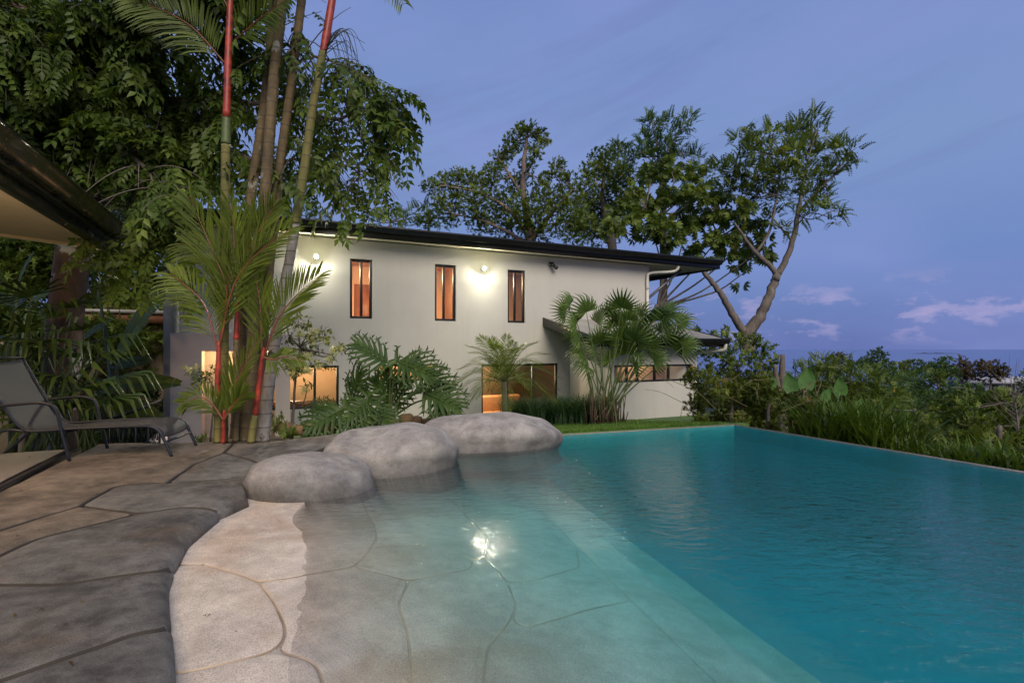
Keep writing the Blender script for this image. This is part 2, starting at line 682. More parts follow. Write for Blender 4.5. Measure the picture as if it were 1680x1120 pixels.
def patch(poly, zfn, step=.06, bstep=.03, inset=0.0, rings=(.012, .03, .055), smooth=3, skirt=.08, rimw=.013):
    poly = np.array([(p[0], p[1]) for p in poly], float)
    b = resample(poly, bstep)
    for _ in range(smooth):
        b = .5 * b + .25 * (np.roll(b, 1, 0) + np.roll(b, -1, 0))
    area = .5 * np.sum(b[:, 0] * np.roll(b[:, 1], -1) - np.roll(b[:, 0], -1) * b[:, 1])
    if area < 0:
        b = b[::-1]
    tg = norm(np.roll(b, -1, 0) - np.roll(b, 1, 0))
    nin = np.stack([-tg[:, 1], tg[:, 0]], 1)
    b = b + nin * inset
    mn, mx = b.min(0), b.max(0)
    gx, gy = np.meshgrid(np.arange(mn[0], mx[0], step), np.arange(mn[1], mx[1], step))
    g = np.stack([gx.ravel(), gy.ravel()], 1)
    g += RNG.uniform(-.25, .25, g.shape) * step
    g = g[pip(g, b)]
    nb = np.roll(b, -1, 0)
    dg = segdist(g, b, nb)
    g = g[dg > max(rings) + .4 * step] if len(rings) else g[dg > .5 * step]
    pts = [b]
    for r in rings:
        q = b + nin * r
        dq = segdist(q, b, nb)
        q = q[(dq > r * .93) & pip(q, b)]
        pts.append(q)
    pts.append(g)
    allp = np.concatenate(pts)
    nbp = len(b)
    res = delaunay_2d_cdt([Vector(p) for p in allp], [], [list(range(nbp))], 1, 1e-5)
    v2 = np.array([tuple(v) for v in res[0]])
    tris = np.array([f for f in res[2] if len(f) == 3], dtype=np.int64)
    dist = segdist(v2, b, nb)
    z = zfn(v2[:, 0], v2[:, 1], dist)
    mb = MB()
    mb.add(np.column_stack([v2, z]), [tris])
    mb.rim = (dist[tris].max(1) < rimw)
    if skirt:
        zb = zfn(b[:, 0], b[:, 1], np.zeros(nbp))
        k = np.arange(nbp)
        k2 = (k + 1) % nbp
        v = np.concatenate([np.column_stack([b, zb]), np.column_stack([b, zb - skirt])])
        mb.add(v, [np.stack([k, k + nbp, k2 + nbp, k2], 1)])
    return mb


def roundoff(d, r, depth):
    t = np.clip(1 - d / r, 0, 1)
    return depth * (1 - np.sqrt(np.maximum(0, 1 - t * t)))


EDGE = [(412, 826), (366, 848), (345, 865), (311, 895), (289, 940), (279, 970), (281, 1007), (285, 1037), (289, 1075),
        (292, 1120), (300, 1500)]
EW = [G(a, b, -.085) for a, b in EDGE]
EWa = np.array([(p.x, p.y) for p in EW])


def DK(p):
    return EW[EDGE.index(p)] if p in EDGE else G(p[0], p[1], 0)


def zdeck(x, y, d):
    pts = np.column_stack([x, y])
    de = segdist(pts, EWa[:-1], EWa[1:])
    z = .016 * vnoise(x, y, 2.2) + .005 * vnoise(x, y, 9, 3) + .018 * np.clip(d / .3, 0, 1)
    return z - roundoff(d, .034, .024) - roundoff(de, .15, .062)


E1, E2, E3 = [EDGE[7], EDGE[6], EDGE[5], EDGE[4]], [EDGE[4], EDGE[3], EDGE[2], EDGE[1]], [EDGE[1], EDGE[0]]
gr1 = [(262, 1024), (225, 1032), (150, 1060), (75, 1088), (0, 1114), (-300, 1225)]
gr2 = [(262, 932), (169, 944), (94, 955), (0, 958), (-103, 958)]
gr3 = [(356, 833), (300, 832), (225, 842), (169, 856), (112, 871), (56, 887), (0, 912), (-103, 958)]
stones = [
    ('deck', [EDGE[7]] + gr1 + [(-794, 1225), (-1316, 1500), EDGE[10], EDGE[9], EDGE[8]]),
    ('deck', [EDGE[4]] + gr2 + [(-290, 958), (-588, 1114), (-794, 1225)] + gr1[::-1] + [EDGE[7], EDGE[6], EDGE[5]]),
    ('deck', [EDGE[1]] + gr3 + gr2[::-1] + [EDGE[4], EDGE[3], EDGE[2]]),
    ('deck', [(131, 829), (187, 797), (240, 790), (274, 790), (409, 779), (402, 795), (409, 812), EDGE[0], EDGE[1],
              (356, 833), (300, 832), (225, 842), (169, 835)]),
    ('deck', [(274, 790), (319, 760), (367, 742), (435, 760), (418, 772), (409, 779)]),
    ('deck', [(367, 742), (383, 726), (430, 724), (500, 717), (560, 709), (640, 699), (660, 716), (545, 731), (500, 744),
              (457, 749), (435, 760)]),
    ('deck_brown', [(131, 829), (169, 835), (225, 842), (169, 856), (112, 871), (56, 887), (0, 912), (-103, 958),
                    (-290, 958), (-100, 905), (0, 872), (75, 847)]),
    ('deck_brown', [(-290, 958), (0, 805), (145, 735), (160, 727), (260, 726), (330, 725), (383, 726), (367, 742),
                    (319, 760), (274, 790), (240, 790), (187, 797), (131, 829), (75, 847), (0, 872), (-100, 905)]),
]
deck_base = None
b0 = [G(-290, 958), G(0, 805), G(145, 735), G(162, 728), G(383, 727), G(560, 711), G(640, 702), G(655, 715), G(545, 733),
      G(430, 765), G(378, 790), G(370, 820), G(322, 842), G(274, 890), G(236, 940), G(228, 1000), G(234, 1050), G(225, 1500),
      G(-1300, 1500), G(-790, 1225), G(-588, 1114)]
mb = patch(b0, lambda x, y, d: np.full(len(x), -.045), step=.25, bstep=.2, rings=(), smooth=0, skirt=.3)
deck = mb.build('pool_deck', M['groove'])
tag(deck, 'stamped grey-brown concrete pool deck with grooved flagstones', 'deck', kind='structure')
for mk, pl in stones:
    pb = patch([DK(p) for p in pl], zdeck, inset=.006)
    s = pb.build('flagstone', M[mk], deck, smooth=True)
    s.data.materials.append(M['groove'])
    mi = np.ones(len(s.data.polygons), np.int32)             # dirt fills the joints and their rims
    mi[:len(pb.rim)] = pb.rim
    cc = np.zeros(len(mi) * 3)
    s.data.polygons.foreach_get('center', cc)
    mi[segdist(cc.reshape(-1, 3)[:, :2], EWa[:-1], EWa[1:]) < .03] = 0
    s.data.polygons.foreach_set('material_index', mi)

# beach and shelf stones (the shallow floor that runs under the water)
bp = {
    1: [EDGE[0], EDGE[1], EDGE[2], EDGE[3], (294, 926), (337, 925), (375, 936), (424, 953), (480, 947), (507, 942),
        (579, 929), (600, 911), (618, 883), (614, 861), (600, 833), (585, 800), (540, 790), (440, 800)],
    2: [(294, 926), EDGE[5], EDGE[6], EDGE[7], EDGE[8], (290, 1104), (375, 1086), (450, 1067), (467, 1049), (467, 1026),
        (450, 989), (424, 953), (375, 936), (337, 925)],
    3: [(424, 953), (480, 947), (507, 942), (579, 929), (671, 952), (653, 990), (668, 1033), (675, 1097), (680, 1200),
        (560, 1200), (518, 1086), (500, 1079), (450, 1067), (467, 1049), (467, 1026), (450, 989)],
    4: [(290, 1104), (375, 1086), (450, 1067), (500, 1079), (518, 1086), (560, 1200), (600, 1500), EDGE[10], EDGE[9]],
    5: [(579, 929), (600, 911), (614, 897), (703, 893), (778, 918), (771, 933), (671, 952)],
    6: [(671, 952), (771, 933), (778, 918), (795, 911), (832, 954), (846, 990), (839, 1015), (800, 1060), (780, 1200),
        (760, 1500), (600, 1500), (560, 1200), (680, 1200), (675, 1097), (668, 1033), (653, 990)],
    7: [(600, 833), (614, 861), (618, 883), (614, 897), (703, 893), (778, 918), (795, 911), (800, 880), (760, 840),
        (720, 800), (700, 780), (585, 800)],
    8: [(800, 880), (795, 911), (832, 954), (880, 950), (950, 930), (985, 900), (960, 860), (900, 815), (850, 800),
        (760, 800), (760, 840)],
    9: [(832, 954), (846, 990), (839, 1015), (860, 1030), (960, 1000), (1040, 985), (1080, 960), (985, 900), (950, 930),
        (880, 950)],
    10: [(839, 1015), (800, 1060), (780, 1200), (760, 1500), (1060, 1500), (1190, 1160), (1200, 1080), (1150, 1020),
         (1080, 960), (1040, 985), (960, 1000), (860, 1030)],
    11: [(700, 780), (720, 800), (760, 840), (760, 800), (850, 800), (900, 815), (880, 785), (860, 765), (800, 756), (720, 756)],
}
sdir = np.array([sd.x, sd.y])
sn_ = np.array([-sdir[1], sdir[0]])
if sn_[0] < 0:
    sn_ = -sn_                                # towards the deep water
SE1a = np.array([SE1.x, SE1.y])


def zbeach(x, y, d):
    k = (np.column_stack([x, y]) - SE1a) @ sn_          # >0 beyond the shelf edge
    return floorz(x, y) - roundoff(d, .020, .006) - .10 * np.clip((k + .42) / .10, 0, 1)


EWset = {}


def BK(p):
    if p in EDGE:
        q = EW[EDGE.index(p)]
        return q - Vector((.22, -.05, 0))            # runs a little under the deck's rounded edge
    q = Gw(*p)
    k = float((np.array([q.x, q.y]) - SE1a) @ sn_)
    if k > -.92:                                   # meet the band along the shelf edge
        q = q - Vector((sn_[0], sn_[1], 0)) * max(0, k + .80)
    return q


base_poly = [Vector((-2.75, 4.9, 0)), Vector((-2.1, 3.2, 0)), Vector((-1.75, 2.4, 0)), Vector((-1.35, .9, 0)),
             SE2 + Vector((0, 0, 0)), SE1, Vector((-.3, 8.0, 0)), Vector((-2.6, 7.0, 0))]
shelf = patch(base_poly, lambda x, y, d: zbeach(x, y, d + 1) - .010, step=.16, bstep=.15, rings=(), smooth=0,
              skirt=1.4).build('beach_entry_floor', M['beach'], smooth=False)
tag(shelf, 'sloping beach entry of pale speckled plaster running into the pool', 'pool floor', kind='structure')
for k_, pl in bp.items():
    pb = patch([BK(p) for p in pl], zbeach, inset=.002, step=.07, skirt=.03, rings=(.006, .018, .04), rimw=.007)
    s = pb.build('beach_stone', M['beach'], shelf, smooth=True)
    s.data.materials.append(M['beach_groove'])              # rust-brown dirt in the joints
    mi = np.ones(len(s.data.polygons), np.int32)
    mi[:len(pb.rim)] = pb.rim
    s.data.polygons.foreach_set('material_index', mi)
# the band of floor between the traced stones and the shelf edge
q0 = [SE1 + Vector((sn_[0], sn_[1], 0)) * .02 + sd * k for k in np.linspace(0, (SE2 - SE1).length, 14)]
q1 = [p - Vector((sn_[0], sn_[1], 0)) * .80 for p in q0]
patch(q0 + q1[::-1], zbeach, inset=.002, step=.08, skirt=.5).build('shelf_edge_step', M['beach'], shelf, smooth=True)

# deep basin
wn = Vector((dB.y, -dB.x, 0))
if wn.x < 0:
    wn = -wn
cn = Vector((-dC.y, dC.x, 0))
if cn.y < 0:
    cn = -cn
mb = MB()
deep = -1.5
poly = [PA, PB, Vector((SE2.x - 1.5, SE2.y, 0)), Vector((SE1.x - 1.2, SE1.y, 0)), PC]
mb.add([(p.x, p.y, deep) for p in poly], [np.array([(0, 1, 2), (0, 2, 3), (0, 3, 4)])])


def wallquad(mb, a, b, z0, z1):
    mb.add([(a.x, a.y, z0), (b.x, b.y, z0), (b.x, b.y, z1), (a.x, a.y, z1)], [[(0, 1, 2, 3)]])


pool = mb.build('pool_basin', M['pool'])
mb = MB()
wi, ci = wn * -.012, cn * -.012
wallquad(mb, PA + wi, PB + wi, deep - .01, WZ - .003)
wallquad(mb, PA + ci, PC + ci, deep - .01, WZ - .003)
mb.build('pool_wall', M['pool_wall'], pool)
tag(pool, 'deep turquoise plastered basin of the infinity pool', 'pool', kind='structure')
mb = MB()
wn = Vector((dB.y, -dB.x, 0))
if wn.x < 0:
    wn = -wn
a, b = PA - dB * .1 + wn * .004, PB + wn * .004
v = [a, b, b + wn * .07, a + wn * .07]
mb.add([(p.x, p.y, WZ + .002) for p in v] + [(p.x, p.y, -2.4) for p in v],
       [[(0, 1, 2, 3), (0, 4, 5, 1), (1, 5, 6, 2), (2, 6, 7, 3), (3, 7, 4, 0)]])
wall_w = mb.build('infinity_edge_wall', M['coping'])
tag(wall_w, 'thin overflow wall along the pool edge above the slope', 'pool wall', kind='structure')
mb = MB()
cn = Vector((-dC.y, dC.x, 0))
if cn.y < 0:
    cn = -cn
v = [PA + cn * .004, PC + cn * .004, PC + cn * .055, PA + cn * .055]
mb.add([(p.x, p.y, WZ + .003) for p in v] + [(p.x, p.y, -1.4) for p in v],
       [[(0, 1, 2, 3), (0, 4, 5, 1), (2, 6, 7, 3), (3, 7, 4, 0)]])
cop = mb.build('pool_coping', M['coping'])
tag(cop, 'narrow coping strip between pool and lawn', 'coping', kind='structure')

# water body
m_, t_, o_ = newmat('pool_water')
# clear water: mirror by Schlick's Fresnel, otherwise light goes through, part of it bent by the ripples
b_ = t_.nodes.new('ShaderNodeBsdfGlossy')
b_.inputs['Roughness'].default_value = .05
b2_ = nd(t_, 'ShaderNodeBsdfRefraction', i_Roughness=.03, i_IOR=1.33)
b3_ = t_.nodes.new('ShaderNodeBsdfTransparent')
lw_ = nd(t_, 'ShaderNodeLayerWeight', i_Blend=.5)
m1_ = t_.nodes.new('ShaderNodeMixShader')
m1_.inputs[0].default_value = .74
t_.links.new(b2_.outputs[0], m1_.inputs[1])
t_.links.new(b3_.outputs[0], m1_.inputs[2])
m2_ = t_.nodes.new('ShaderNodeMixShader')
t_.links.new(mth(t_, 'MULTIPLY_ADD', mth(t_, 'POWER', lw_.outputs['Facing'], 5.0), .98, .02, clamp=True), m2_.inputs[0])
t_.links.new(m1_.outputs[0], m2_.inputs[1])
t_.links.new(b_.outputs[0], m2_.inputs[2])
t_.links.new(m2_.outputs[0], o_.inputs[0])
gv = gcoord(t_)
mp = t_.nodes.new('ShaderNodeMapping')
mp.inputs['Rotation'].default_value = (0, 0, math.radians(-20))
mp.inputs['Scale'].default_value = (.75, 1.5, 1)
t_.links.new(gv, mp.inputs[0])
wv1 = noise(t_, mp.outputs[0], 2.6, 3, .5, .6)
wv2 = noise(t_, mp.outputs[0], 10.0, 4, .6, .5)
# calmer over the beach: the ripples grow with the distance from the water line
hgt = mth(t_, 'ADD', mth(t_, 'MULTIPLY', wv1, .38), mth(t_, 'MULTIPLY', wv2, .48))
dt = t_.nodes.new('ShaderNodeVectorMath')
dt.operation = 'DOT_PRODUCT'
t_.links.new(gv, dt.inputs[0])
dt.inputs[1].default_value = (WLn[0], WLn[1], 0)
calm = ramp(t_, [(0.0, .07), (.35, .13), (.5, .24), (1.0, 1.0)])
t_.links.new(mth(t_, 'MULTIPLY', mth(t_, 'SUBTRACT', dt.outputs['Value'], float(WL0 @ WLn)), 1 / 3.2, clamp=True), calm.inputs[0])
bo_ = bumpn(t_, mth(t_, 'MULTIPLY', hgt, calm.outputs[0]), b_, .85, .12)
t_.links.new(bo_, b2_.inputs['Normal'])
t_.links.new(bo_, lw_.inputs['Normal'])
va = nd(t_, 'ShaderNodeVolumeAbsorption', i_Density=1.25)
va.inputs[0].default_value = (.10, .865, .90, 1)
vs_ = nd(t_, 'ShaderNodeVolumeScatter', i_Density=.20)     # faint milkiness of pool water
vs_.inputs[0].default_value = (.35, .92, .95, 1)
ad_ = t_.nodes.new('ShaderNodeAddShader')
t_.links.new(va.outputs[0], ad_.inputs[0])
t_.links.new(vs_.outputs[0], ad_.inputs[1])
t_.links.new(ad_.outputs[0], o_.inputs['Volume'])
M['water'] = m_
wl = [PA, PB, Vector((-.9, -.5, 0)), Vector((-2.45, 3.4, 0)), Vector((-2.9, 5.6, 0)), PC]
mb = MB()
n_ = len(wl)
mb.add([(p.x, p.y, WZ) for p in wl] + [(p.x, p.y, -2.3) for p in wl],
       [np.array([(0, i + 1, i) if False else (0, i, i + 1) for i in range(1, n_ - 1)]),
        np.array([(n_, n_ + i + 1, n_ + i) for i in range(1, n_ - 1)]),
        np.array([(i, i + n_, (i + 1) % n_ + n_, (i + 1) % n_) for i in range(n_)])])
me = mb.mesh('pool_water')
bm = bmesh.new()
bm.from_mesh(me)
bmesh.ops.recalc_face_normals(bm, faces=bm.faces)
bm.to_mesh(me)
bm.free()
water = link('pool_water', me, M['water'])
tag(water, 'clear rippled pool water, turquoise where deep', 'water', kind='structure')


# ================================================================== patio slab and channel drain beside it
dv = Vector((-.425, .905, 0)).normalized()
D0 = G(0, 805) - dv * 4.2
Lp = Vector((-dv.y, dv.x, 0))
if Lp.x > 0:
    Lp = -Lp
slab = MB()
sp = [D0 + Lp * .13, D0 + Lp * 4.5, D0 + Lp * 4.5 + dv * 6.3, D0 + Lp * .13 + dv * 6.25]
slab.add([(p.x, p.y, .003) for p in sp] + [(p.x, p.y, -.35) for p in sp],
         [[(0, 1, 2, 3), (0, 4, 5, 1), (1, 5, 6, 2), (2, 6, 7, 3), (3, 7, 4, 0)]])
so = slab.build('patio_floor', M['slab'])
tag(so, 'smooth pale patio floor under the pavilion roof', 'patio', kind='structure')
bevel(so, .012)
dr = empty('channel_drain', tuple(D0), math.atan2(dv.y, dv.x), 'black slotted channel drain between patio floor and deck', 'drain')
mb = MB()
mb.box(0, 6.3, .002, .128, -.08, -.016)
mb.build('channel', M['groove'], dr)
mb = MB()
mb.box(0, 6.3, .004, .02, -.016, .004)
mb.box(0, 6.3, .112, .126, -.016, .004)
mb.build('frame', M['iron'], dr)
mb = MB()
for i in range(300):
    x = .01 + i * .021
    if x > 6.28:
        break
    mb.box(x, x + .011, .0205, .1115, -.012, .001)
tag(mb.build('grate', M['iron'], dr), kind='stuff')


# ================================================================== terrain, lawn, sea
def sstep(a, b, x):
    t = np.clip((x - a) / (b - a), 0, 1)
    return t * t * (3 - 2 * t)


PAa, dBa, wna = np.array([PA.x, PA.y]), np.array([dB.x, dB.y]), np.array([wn.x, wn.y])
cna, dCa = np.array([cn.x, cn.y]), np.array([dC.x, dC.y])


def lawnz(x, y):
    b = (np.column_stack([np.ravel(x), np.ravel(y)]) - PAa) @ cna          # distance behind the far pool edge
    z = WZ + .004 - .11 * np.clip(b - .1, 0, 9) - .02 * sstep(0, 1, b)
    return np.maximum(z, -1.0).reshape(np.shape(x)) + .02 * vnoise(x, y, 2.0) * sstep(.2, 1.5, b).reshape(np.shape(x))


def terr(x, y):
    x, y = np.asarray(x, float), np.asarray(y, float)
    q = np.stack([x - PAa[0], y - PAa[1]], -1)
    out = q @ wna                      # beyond the infinity edge
    back = q @ cna                     # behind the far edge
    z = np.full(x.shape, -.42)
    z = np.where(back > .05, np.minimum(-.3, lawnz(x, y) - .06), z)
    z = np.where((back < .75) & (out < .9) & (e_of(x, y) > -1.6), -2.6, z)
    left = -x * UX - (y - 6) * .1 - 5.6
    z = z - 1.2 * sstep(0, 3, left) * (y > 7.2)
    o = np.clip(out - .02, 0, None)
    # the slope falls away beyond the infinity edge and behind the house
    drop = -1.3 - .22 * np.minimum(o, 12) - .045 * np.clip(o - 12, 0, 68) - .45 * np.clip(o - 80, 0, 400)
    drop = drop + .5 * vnoise(x, y, .15) * sstep(4, 20, o)
    w = sstep(0.6, 1.3, out)
    z = z * (1 - w) + (drop + 0.9 * sstep(6, -1, o)) * w
    far = np.clip(y - 32, 0, None) * (1 - sstep(-30, -8, x))
    z = z - .16 * np.minimum(far, 60) * (1 - w) - .4 * np.clip(far - 60, 0, 400) * (1 - w)
    return np.maximum(z, -120)


xs = np.concatenate([np.linspace(-260, -30, 14), np.linspace(-26, -10, 12), np.arange(-9.5, 16, .45), np.linspace(17, 60, 36), np.linspace(66, 420, 32)])
ys = np.concatenate([np.linspace(-60, -6, 10), np.arange(-5, 24, .45), np.linspace(25, 70, 34), np.linspace(76, 420, 32)])
gx, gy = np.meshgrid(xs, ys)
v = np.column_stack([gx.ravel(), gy.ravel(), terr(gx, gy).ravel()])
nx, ny = len(xs), len(ys)
i0 = (np.arange(ny - 1)[:, None] * nx + np.arange(nx - 1)[None]).ravel()
mb = MB()
mb.add(v, [np.stack([i0, i0 + 1, i0 + nx + 1, i0 + nx], 1)])
terrain = mb.build('hillside_ground', M['terrain'], smooth=True)
tag(terrain, 'green hillside ground falling away to the sea', 'ground', kind='structure')

lp = [PC + cn * .055, PA + cn * .055, PA + cn * .055 + Vector((.3, 0, 0)), HPt(5.5, .3, 0), HPt(-4, .15, 0), HPt(-6.2, .15, 0), HPt(-7.0, 2.6, 0)]
lawn = patch(lp, lambda x, y, d: lawnz(x, y), step=.22, bstep=.2, rings=(), smooth=0, skirt=.2).build('lawn', M['lawn'], smooth=True)
tag(lawn, 'green lawn between the pool and the white house', 'lawn', kind='structure')

m_, t_, o_ = newmat('sea_water')
b_ = pbsdf(t_, o_, Roughness=.32)
b_.inputs['Base Color'].default_value = (.085, .13, .33, 1)
b_.inputs['Specular IOR Level'].default_value = .35
bumpn(t_, noise(t_, ocoord(t_, 'Object', (1, .35, 1)), .02, 5), b_, .25, 6)
mb = MB()
mb.add([(-60000, 60, -90), (60000, 60, -90), (60000, 90000, -90), (-60000, 90000, -90)], [[(0, 1, 2, 3)]])
sea = mb.build('sea', m_)
tag(sea, 'calm blue sea reaching to the horizon', 'sea', kind='structure')
isl = MB()
xx = np.linspace(-1, 1, 41)
prof = (1 - xx ** 4) * (14 + 5 * np.sin(xx * 9) + 3 * np.sin(xx * 23))
c_ = P(1533, 580, 9500)
vv = []
for s_, k in ((-1, 0), (0, 1), (1, 0)):
    vv += [(c_.x + x * 370, c_.y + s_ * 220, -91 + (p + 3) * k) for x, p in zip(xx, prof)]
ii = np.arange(40)
isl.add(vv, [np.stack([ii, ii + 1, ii + 42, ii + 41], 1), np.stack([ii + 41, ii + 42, ii + 83, ii + 82], 1)])
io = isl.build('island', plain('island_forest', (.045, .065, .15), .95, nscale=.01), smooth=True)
tag(io, 'low dark island far out on the sea', 'island', kind='structure')
# ================================================================== the white house
hrz = math.radians(25.15)
house = empty('house', (HO[0], HO[1], 0), hrz, 'two-storey white house with black eaves and narrow lit windows beyond the pool', 'house')
# house frame: local x = u, local y = -p


def gridwall(mb, axis, off, thick, a0, a1, z0, z1, holes):
    """wall slab with rectangular openings; axis 'u' runs along x at y = off..off+thick, axis 'p' along y at x = off.."""
    A = sorted({a0, a1} | {h[0] for h in holes} | {h[1] for h in holes})
    Z = sorted({z0, z1} | {h[2] for h in holes} | {h[3] for h in holes})

    def solid(i, j):
        if i < 0 or j < 0 or i >= len(A) - 1 or j >= len(Z) - 1:
            return False
        c, d = (A[i] + A[i + 1]) / 2, (Z[j] + Z[j + 1]) / 2
        return not any(h[0] < c < h[1] and h[2] < d < h[3] for h in holes)

    def pt(a, o, z):
        return (a, o, z) if axis == 'u' else (o, a, z)

    def quad(*p):
        mb.add([pt(*q) for q in p], [[(0, 1, 2, 3)]])
    o0, o1 = off, off + thick
    for i in range(len(A) - 1):
        for j in range(len(Z) - 1):
            if not solid(i, j):
                continue
            l, r, b, t = A[i], A[i + 1], Z[j], Z[j + 1]
            quad((l, o0, b), (r, o0, b), (r, o0, t), (l, o0, t))
            quad((r, o1, b), (l, o1, b), (l, o1, t), (r, o1, t))
            if not solid(i - 1, j):
                quad((l, o1, b), (l, o0, b), (l, o0, t), (l, o1, t))
            if not solid(i + 1, j):
                quad((r, o0, b), (r, o1, b), (r, o1, t), (r, o0, t))
            if not solid(i, j - 1):
                quad((l, o1, b), (r, o1, b), (r, o0, b), (l, o0, b))
            if not solid(i, j + 1):
                quad((l, o0, t), (r, o0, t), (r, o1, t), (l, o1, t))


def hole(x0, x1, y0, y1, p=0.0, xr=None):
    xm = (x0 + x1) / 2
    return (uof(x0, p), uof(x1, p), zof(xm, y1, p), zof(xm, y0, p))


UL, UR, TOP, BOT = uof(268), 4.47, 3.76, -1.35
w_up = [hole(574, 611, 425, 522.5), hole(713.5, 748, 434, 526.5), hole(833, 862, 443, 529.5)]
w_low = hole(436, 556, 600, 671)
w_hi = hole(620, 714, 597, 625)
door = hole(790, 915.5, 596.5, 700)
door = (door[0], door[1], -1.12, door[3])
mb = MB()
gridwall(mb, 'u', 0, .2, UL, UR, BOT, TOP, w_up + [w_low, w_hi, door])
gridwall(mb, 'p', UL, .2, .2, 6.8, BOT, TOP, [])
gridwall(mb, 'p', UR - .2, .2, .2, 6.8, BOT, TOP, [])
mb.box(UL, UR, 6.8, 7.0, BOT, TOP)
mb.build('wall', M['wall'], house)
# inside: floors, ceilings, partitions
mb = MB()
I0, I1 = UL + .2, UR - .2
mb.box(I0, I1, 3.6, 3.7, -1.2, TOP)
mb.box(I0, I1, .2, 3.6, 1.22, 1.38)
for u in (uof(668), uof(795), uof(540)):
    mb.box(u, u + .1, .2, 3.6, 1.38, TOP)
for u in (uof(585), uof(750)):
    mb.box(u, u + .1, .2, 3.6, -1.2, 1.22)
mb.build('inner_wall', M['peach'], house)
mb = MB()
mb.box(I0, I1, .2, 3.6, -1.3, -1.2)
mb.build('inner_floor', M['wood'], house)
mb = MB()
mb.box(I0, I1, .2, 3.6, TOP - .06, TOP + .02)
mb.build('ceiling', M['peach'], house)


def window(h, mulls=(), fr=.055, y=.05, dep=.07, sashes=True, transom=None, name='window'):
    u0, u1, z0, z1 = h
    w = empty(name, (0, 0, 0))
    w.parent = house
    mb = MB()
    mb.box(u0 + .002, u0 + fr, y, y + dep, z0 + .002, z1 - .002)
    mb.box(u1 - fr, u1 - .002, y, y + dep, z0 + .002, z1 - .002)
    mb.box(u0 + fr, u1 - fr, y, y + dep, z0 + .002, z0 + fr)
    mb.box(u0 + fr, u1 - fr, y, y + dep, z1 - fr, z1 - .002)
    for c in mulls:
        um = u0 + (u1 - u0) * c
        mb.box(um - .028, um + .028, y + .004, y + dep - .004, z0 + fr, z1 - fr)
    bevel(mb.build('frame', M['black'], w), .006)
    cs = [0] + list(mulls) + [1]
    for a, b in zip(cs, cs[1:]):
        ua = u0 + (u1 - u0) * a + (fr if a == 0 else .028)
        ub = u0 + (u1 - u0) * b - (fr if b == 1 else .028)
        mb = MB()
        yy = y + dep * .5
        mb.add([(ua, yy, z0 + fr), (ub, yy, z0 + fr), (ub, yy, z1 - fr), (ua, yy, z1 - fr)], [[(0, 1, 2, 3)]])
        mb.build('pane', M['glass'], w)
    return w


for k, h in enumerate(w_up):
    window(h, (.52 if k == 0 else .45,), fr=.06)
window(w_low, (.27, .66), fr=.05)
window(w_hi, (.5,), fr=.045)
window(door, (.335, .67), fr=.06, name='sliding_door')
# wooden sill board of the lower window
mb = MB()
mb.box(w_low[0] + .06, w_low[1] - .06, .121, .5, w_low[2] + .05, w_low[2] + .16)
mb.build('window_bench', M['wood'], house)
# things seen inside
for k, h in enumerate(w_up):
    um = (h[0] + h[1]) / 2
    mb = MB()
    if k == 0:
        mb.box(um + .35, um + 1.35, 3.54, 3.598, 1.38, 3.15)
        mb.build('inner_door', M['wood'], house)
        mb = MB()
        mb.box(um - .35, um + .12, 3.54, 3.598, 1.6, 2.55)
        o = mb.build('picture_panel', M['black'], house)
    elif k == 1:
        mb.box(um - .1, um + .5, 3.5, 3.598, 1.5, 2.62)
        mb.build('picture_panel', M['black'], house)
    else:
        mb.box(um + .05, um + .35, 3.54, 3.598, 1.6, 2.7)
        mb.build('picture_panel', M['black'], house)


def lamp(loc, col, watts, r=.08, parent=None, name='lamp_light', kind='POINT', **kw):
    l = bpy.data.lights.new(name, kind)
    l.energy = watts
    l.color = col
    l.shadow_soft_size = r
    for k, v in kw.items():
        setattr(l, k, v)
    o = bpy.data.objects.new(name, l)
    COL.objects.link(o)
    o.location = loc
    if parent:
        o.parent = parent
    return o


WARM = (1, .74, .46)


def pendant(u, y, z, watts, zc):
    """a ceiling globe of the rooms, seen through the windows"""
    mb = MB()
    mb.tube([(u, y, zc), (u, y, z + .1)], .008, 6)
    ph = np.linspace(0, math.pi, 8)
    mb.tube([(u, y, z + .1 * math.cos(a)) for a in ph], [.1 * math.sin(a) + .002 for a in ph], 12)
    mb.build('ceiling_lamp', M['lamp_warm'], house, True)
    lamp((u, y, z - .2), WARM, watts, .12, house)


for h in w_up:
    pendant((h[0] + h[1]) / 2 - .5, 1.3, 3.45, 60, TOP - .06)
pendant(uof(470), 2.2, .95, 46, 1.22)
pendant(uof(660), 1.8, .95, 55, 1.22)
pendant(uof(830), 2.0, .95, 60, 1.22)

# ---- roof and eaves
RZ = 3.77
mb = MB()
RU0, RU1 = uof(212, .42), 6.95
v = []
for (yy, z) in ((-.42, RZ), (7.6, RZ + .38)):
    for u in (RU0, RU1):
        v += [(u, yy, z), (u, yy, z + .20)]
mb.add(v, [[(0, 2, 3, 1), (4, 5, 7, 6), (0, 1, 5, 4), (2, 6, 7, 3), (1, 3, 7, 5)]])
roof = mb.build('roof', M['fascia'], house)
mb = MB()
mb.add([v[0], v[2], v[6], v[4]], [[(0, 1, 2, 3)]])
s_ = mb.build('soffit', M['soffit'], house)
s_.location.z = -.004


def gutter_profile():
    # (outwards, up): K-shaped box gutter
    return [(0, 0), (.075, .0), (.085, .02), (.10, .075), (.125, .11), (.125, .15), (.112, .15), (.112, .118), (.0, .118)]


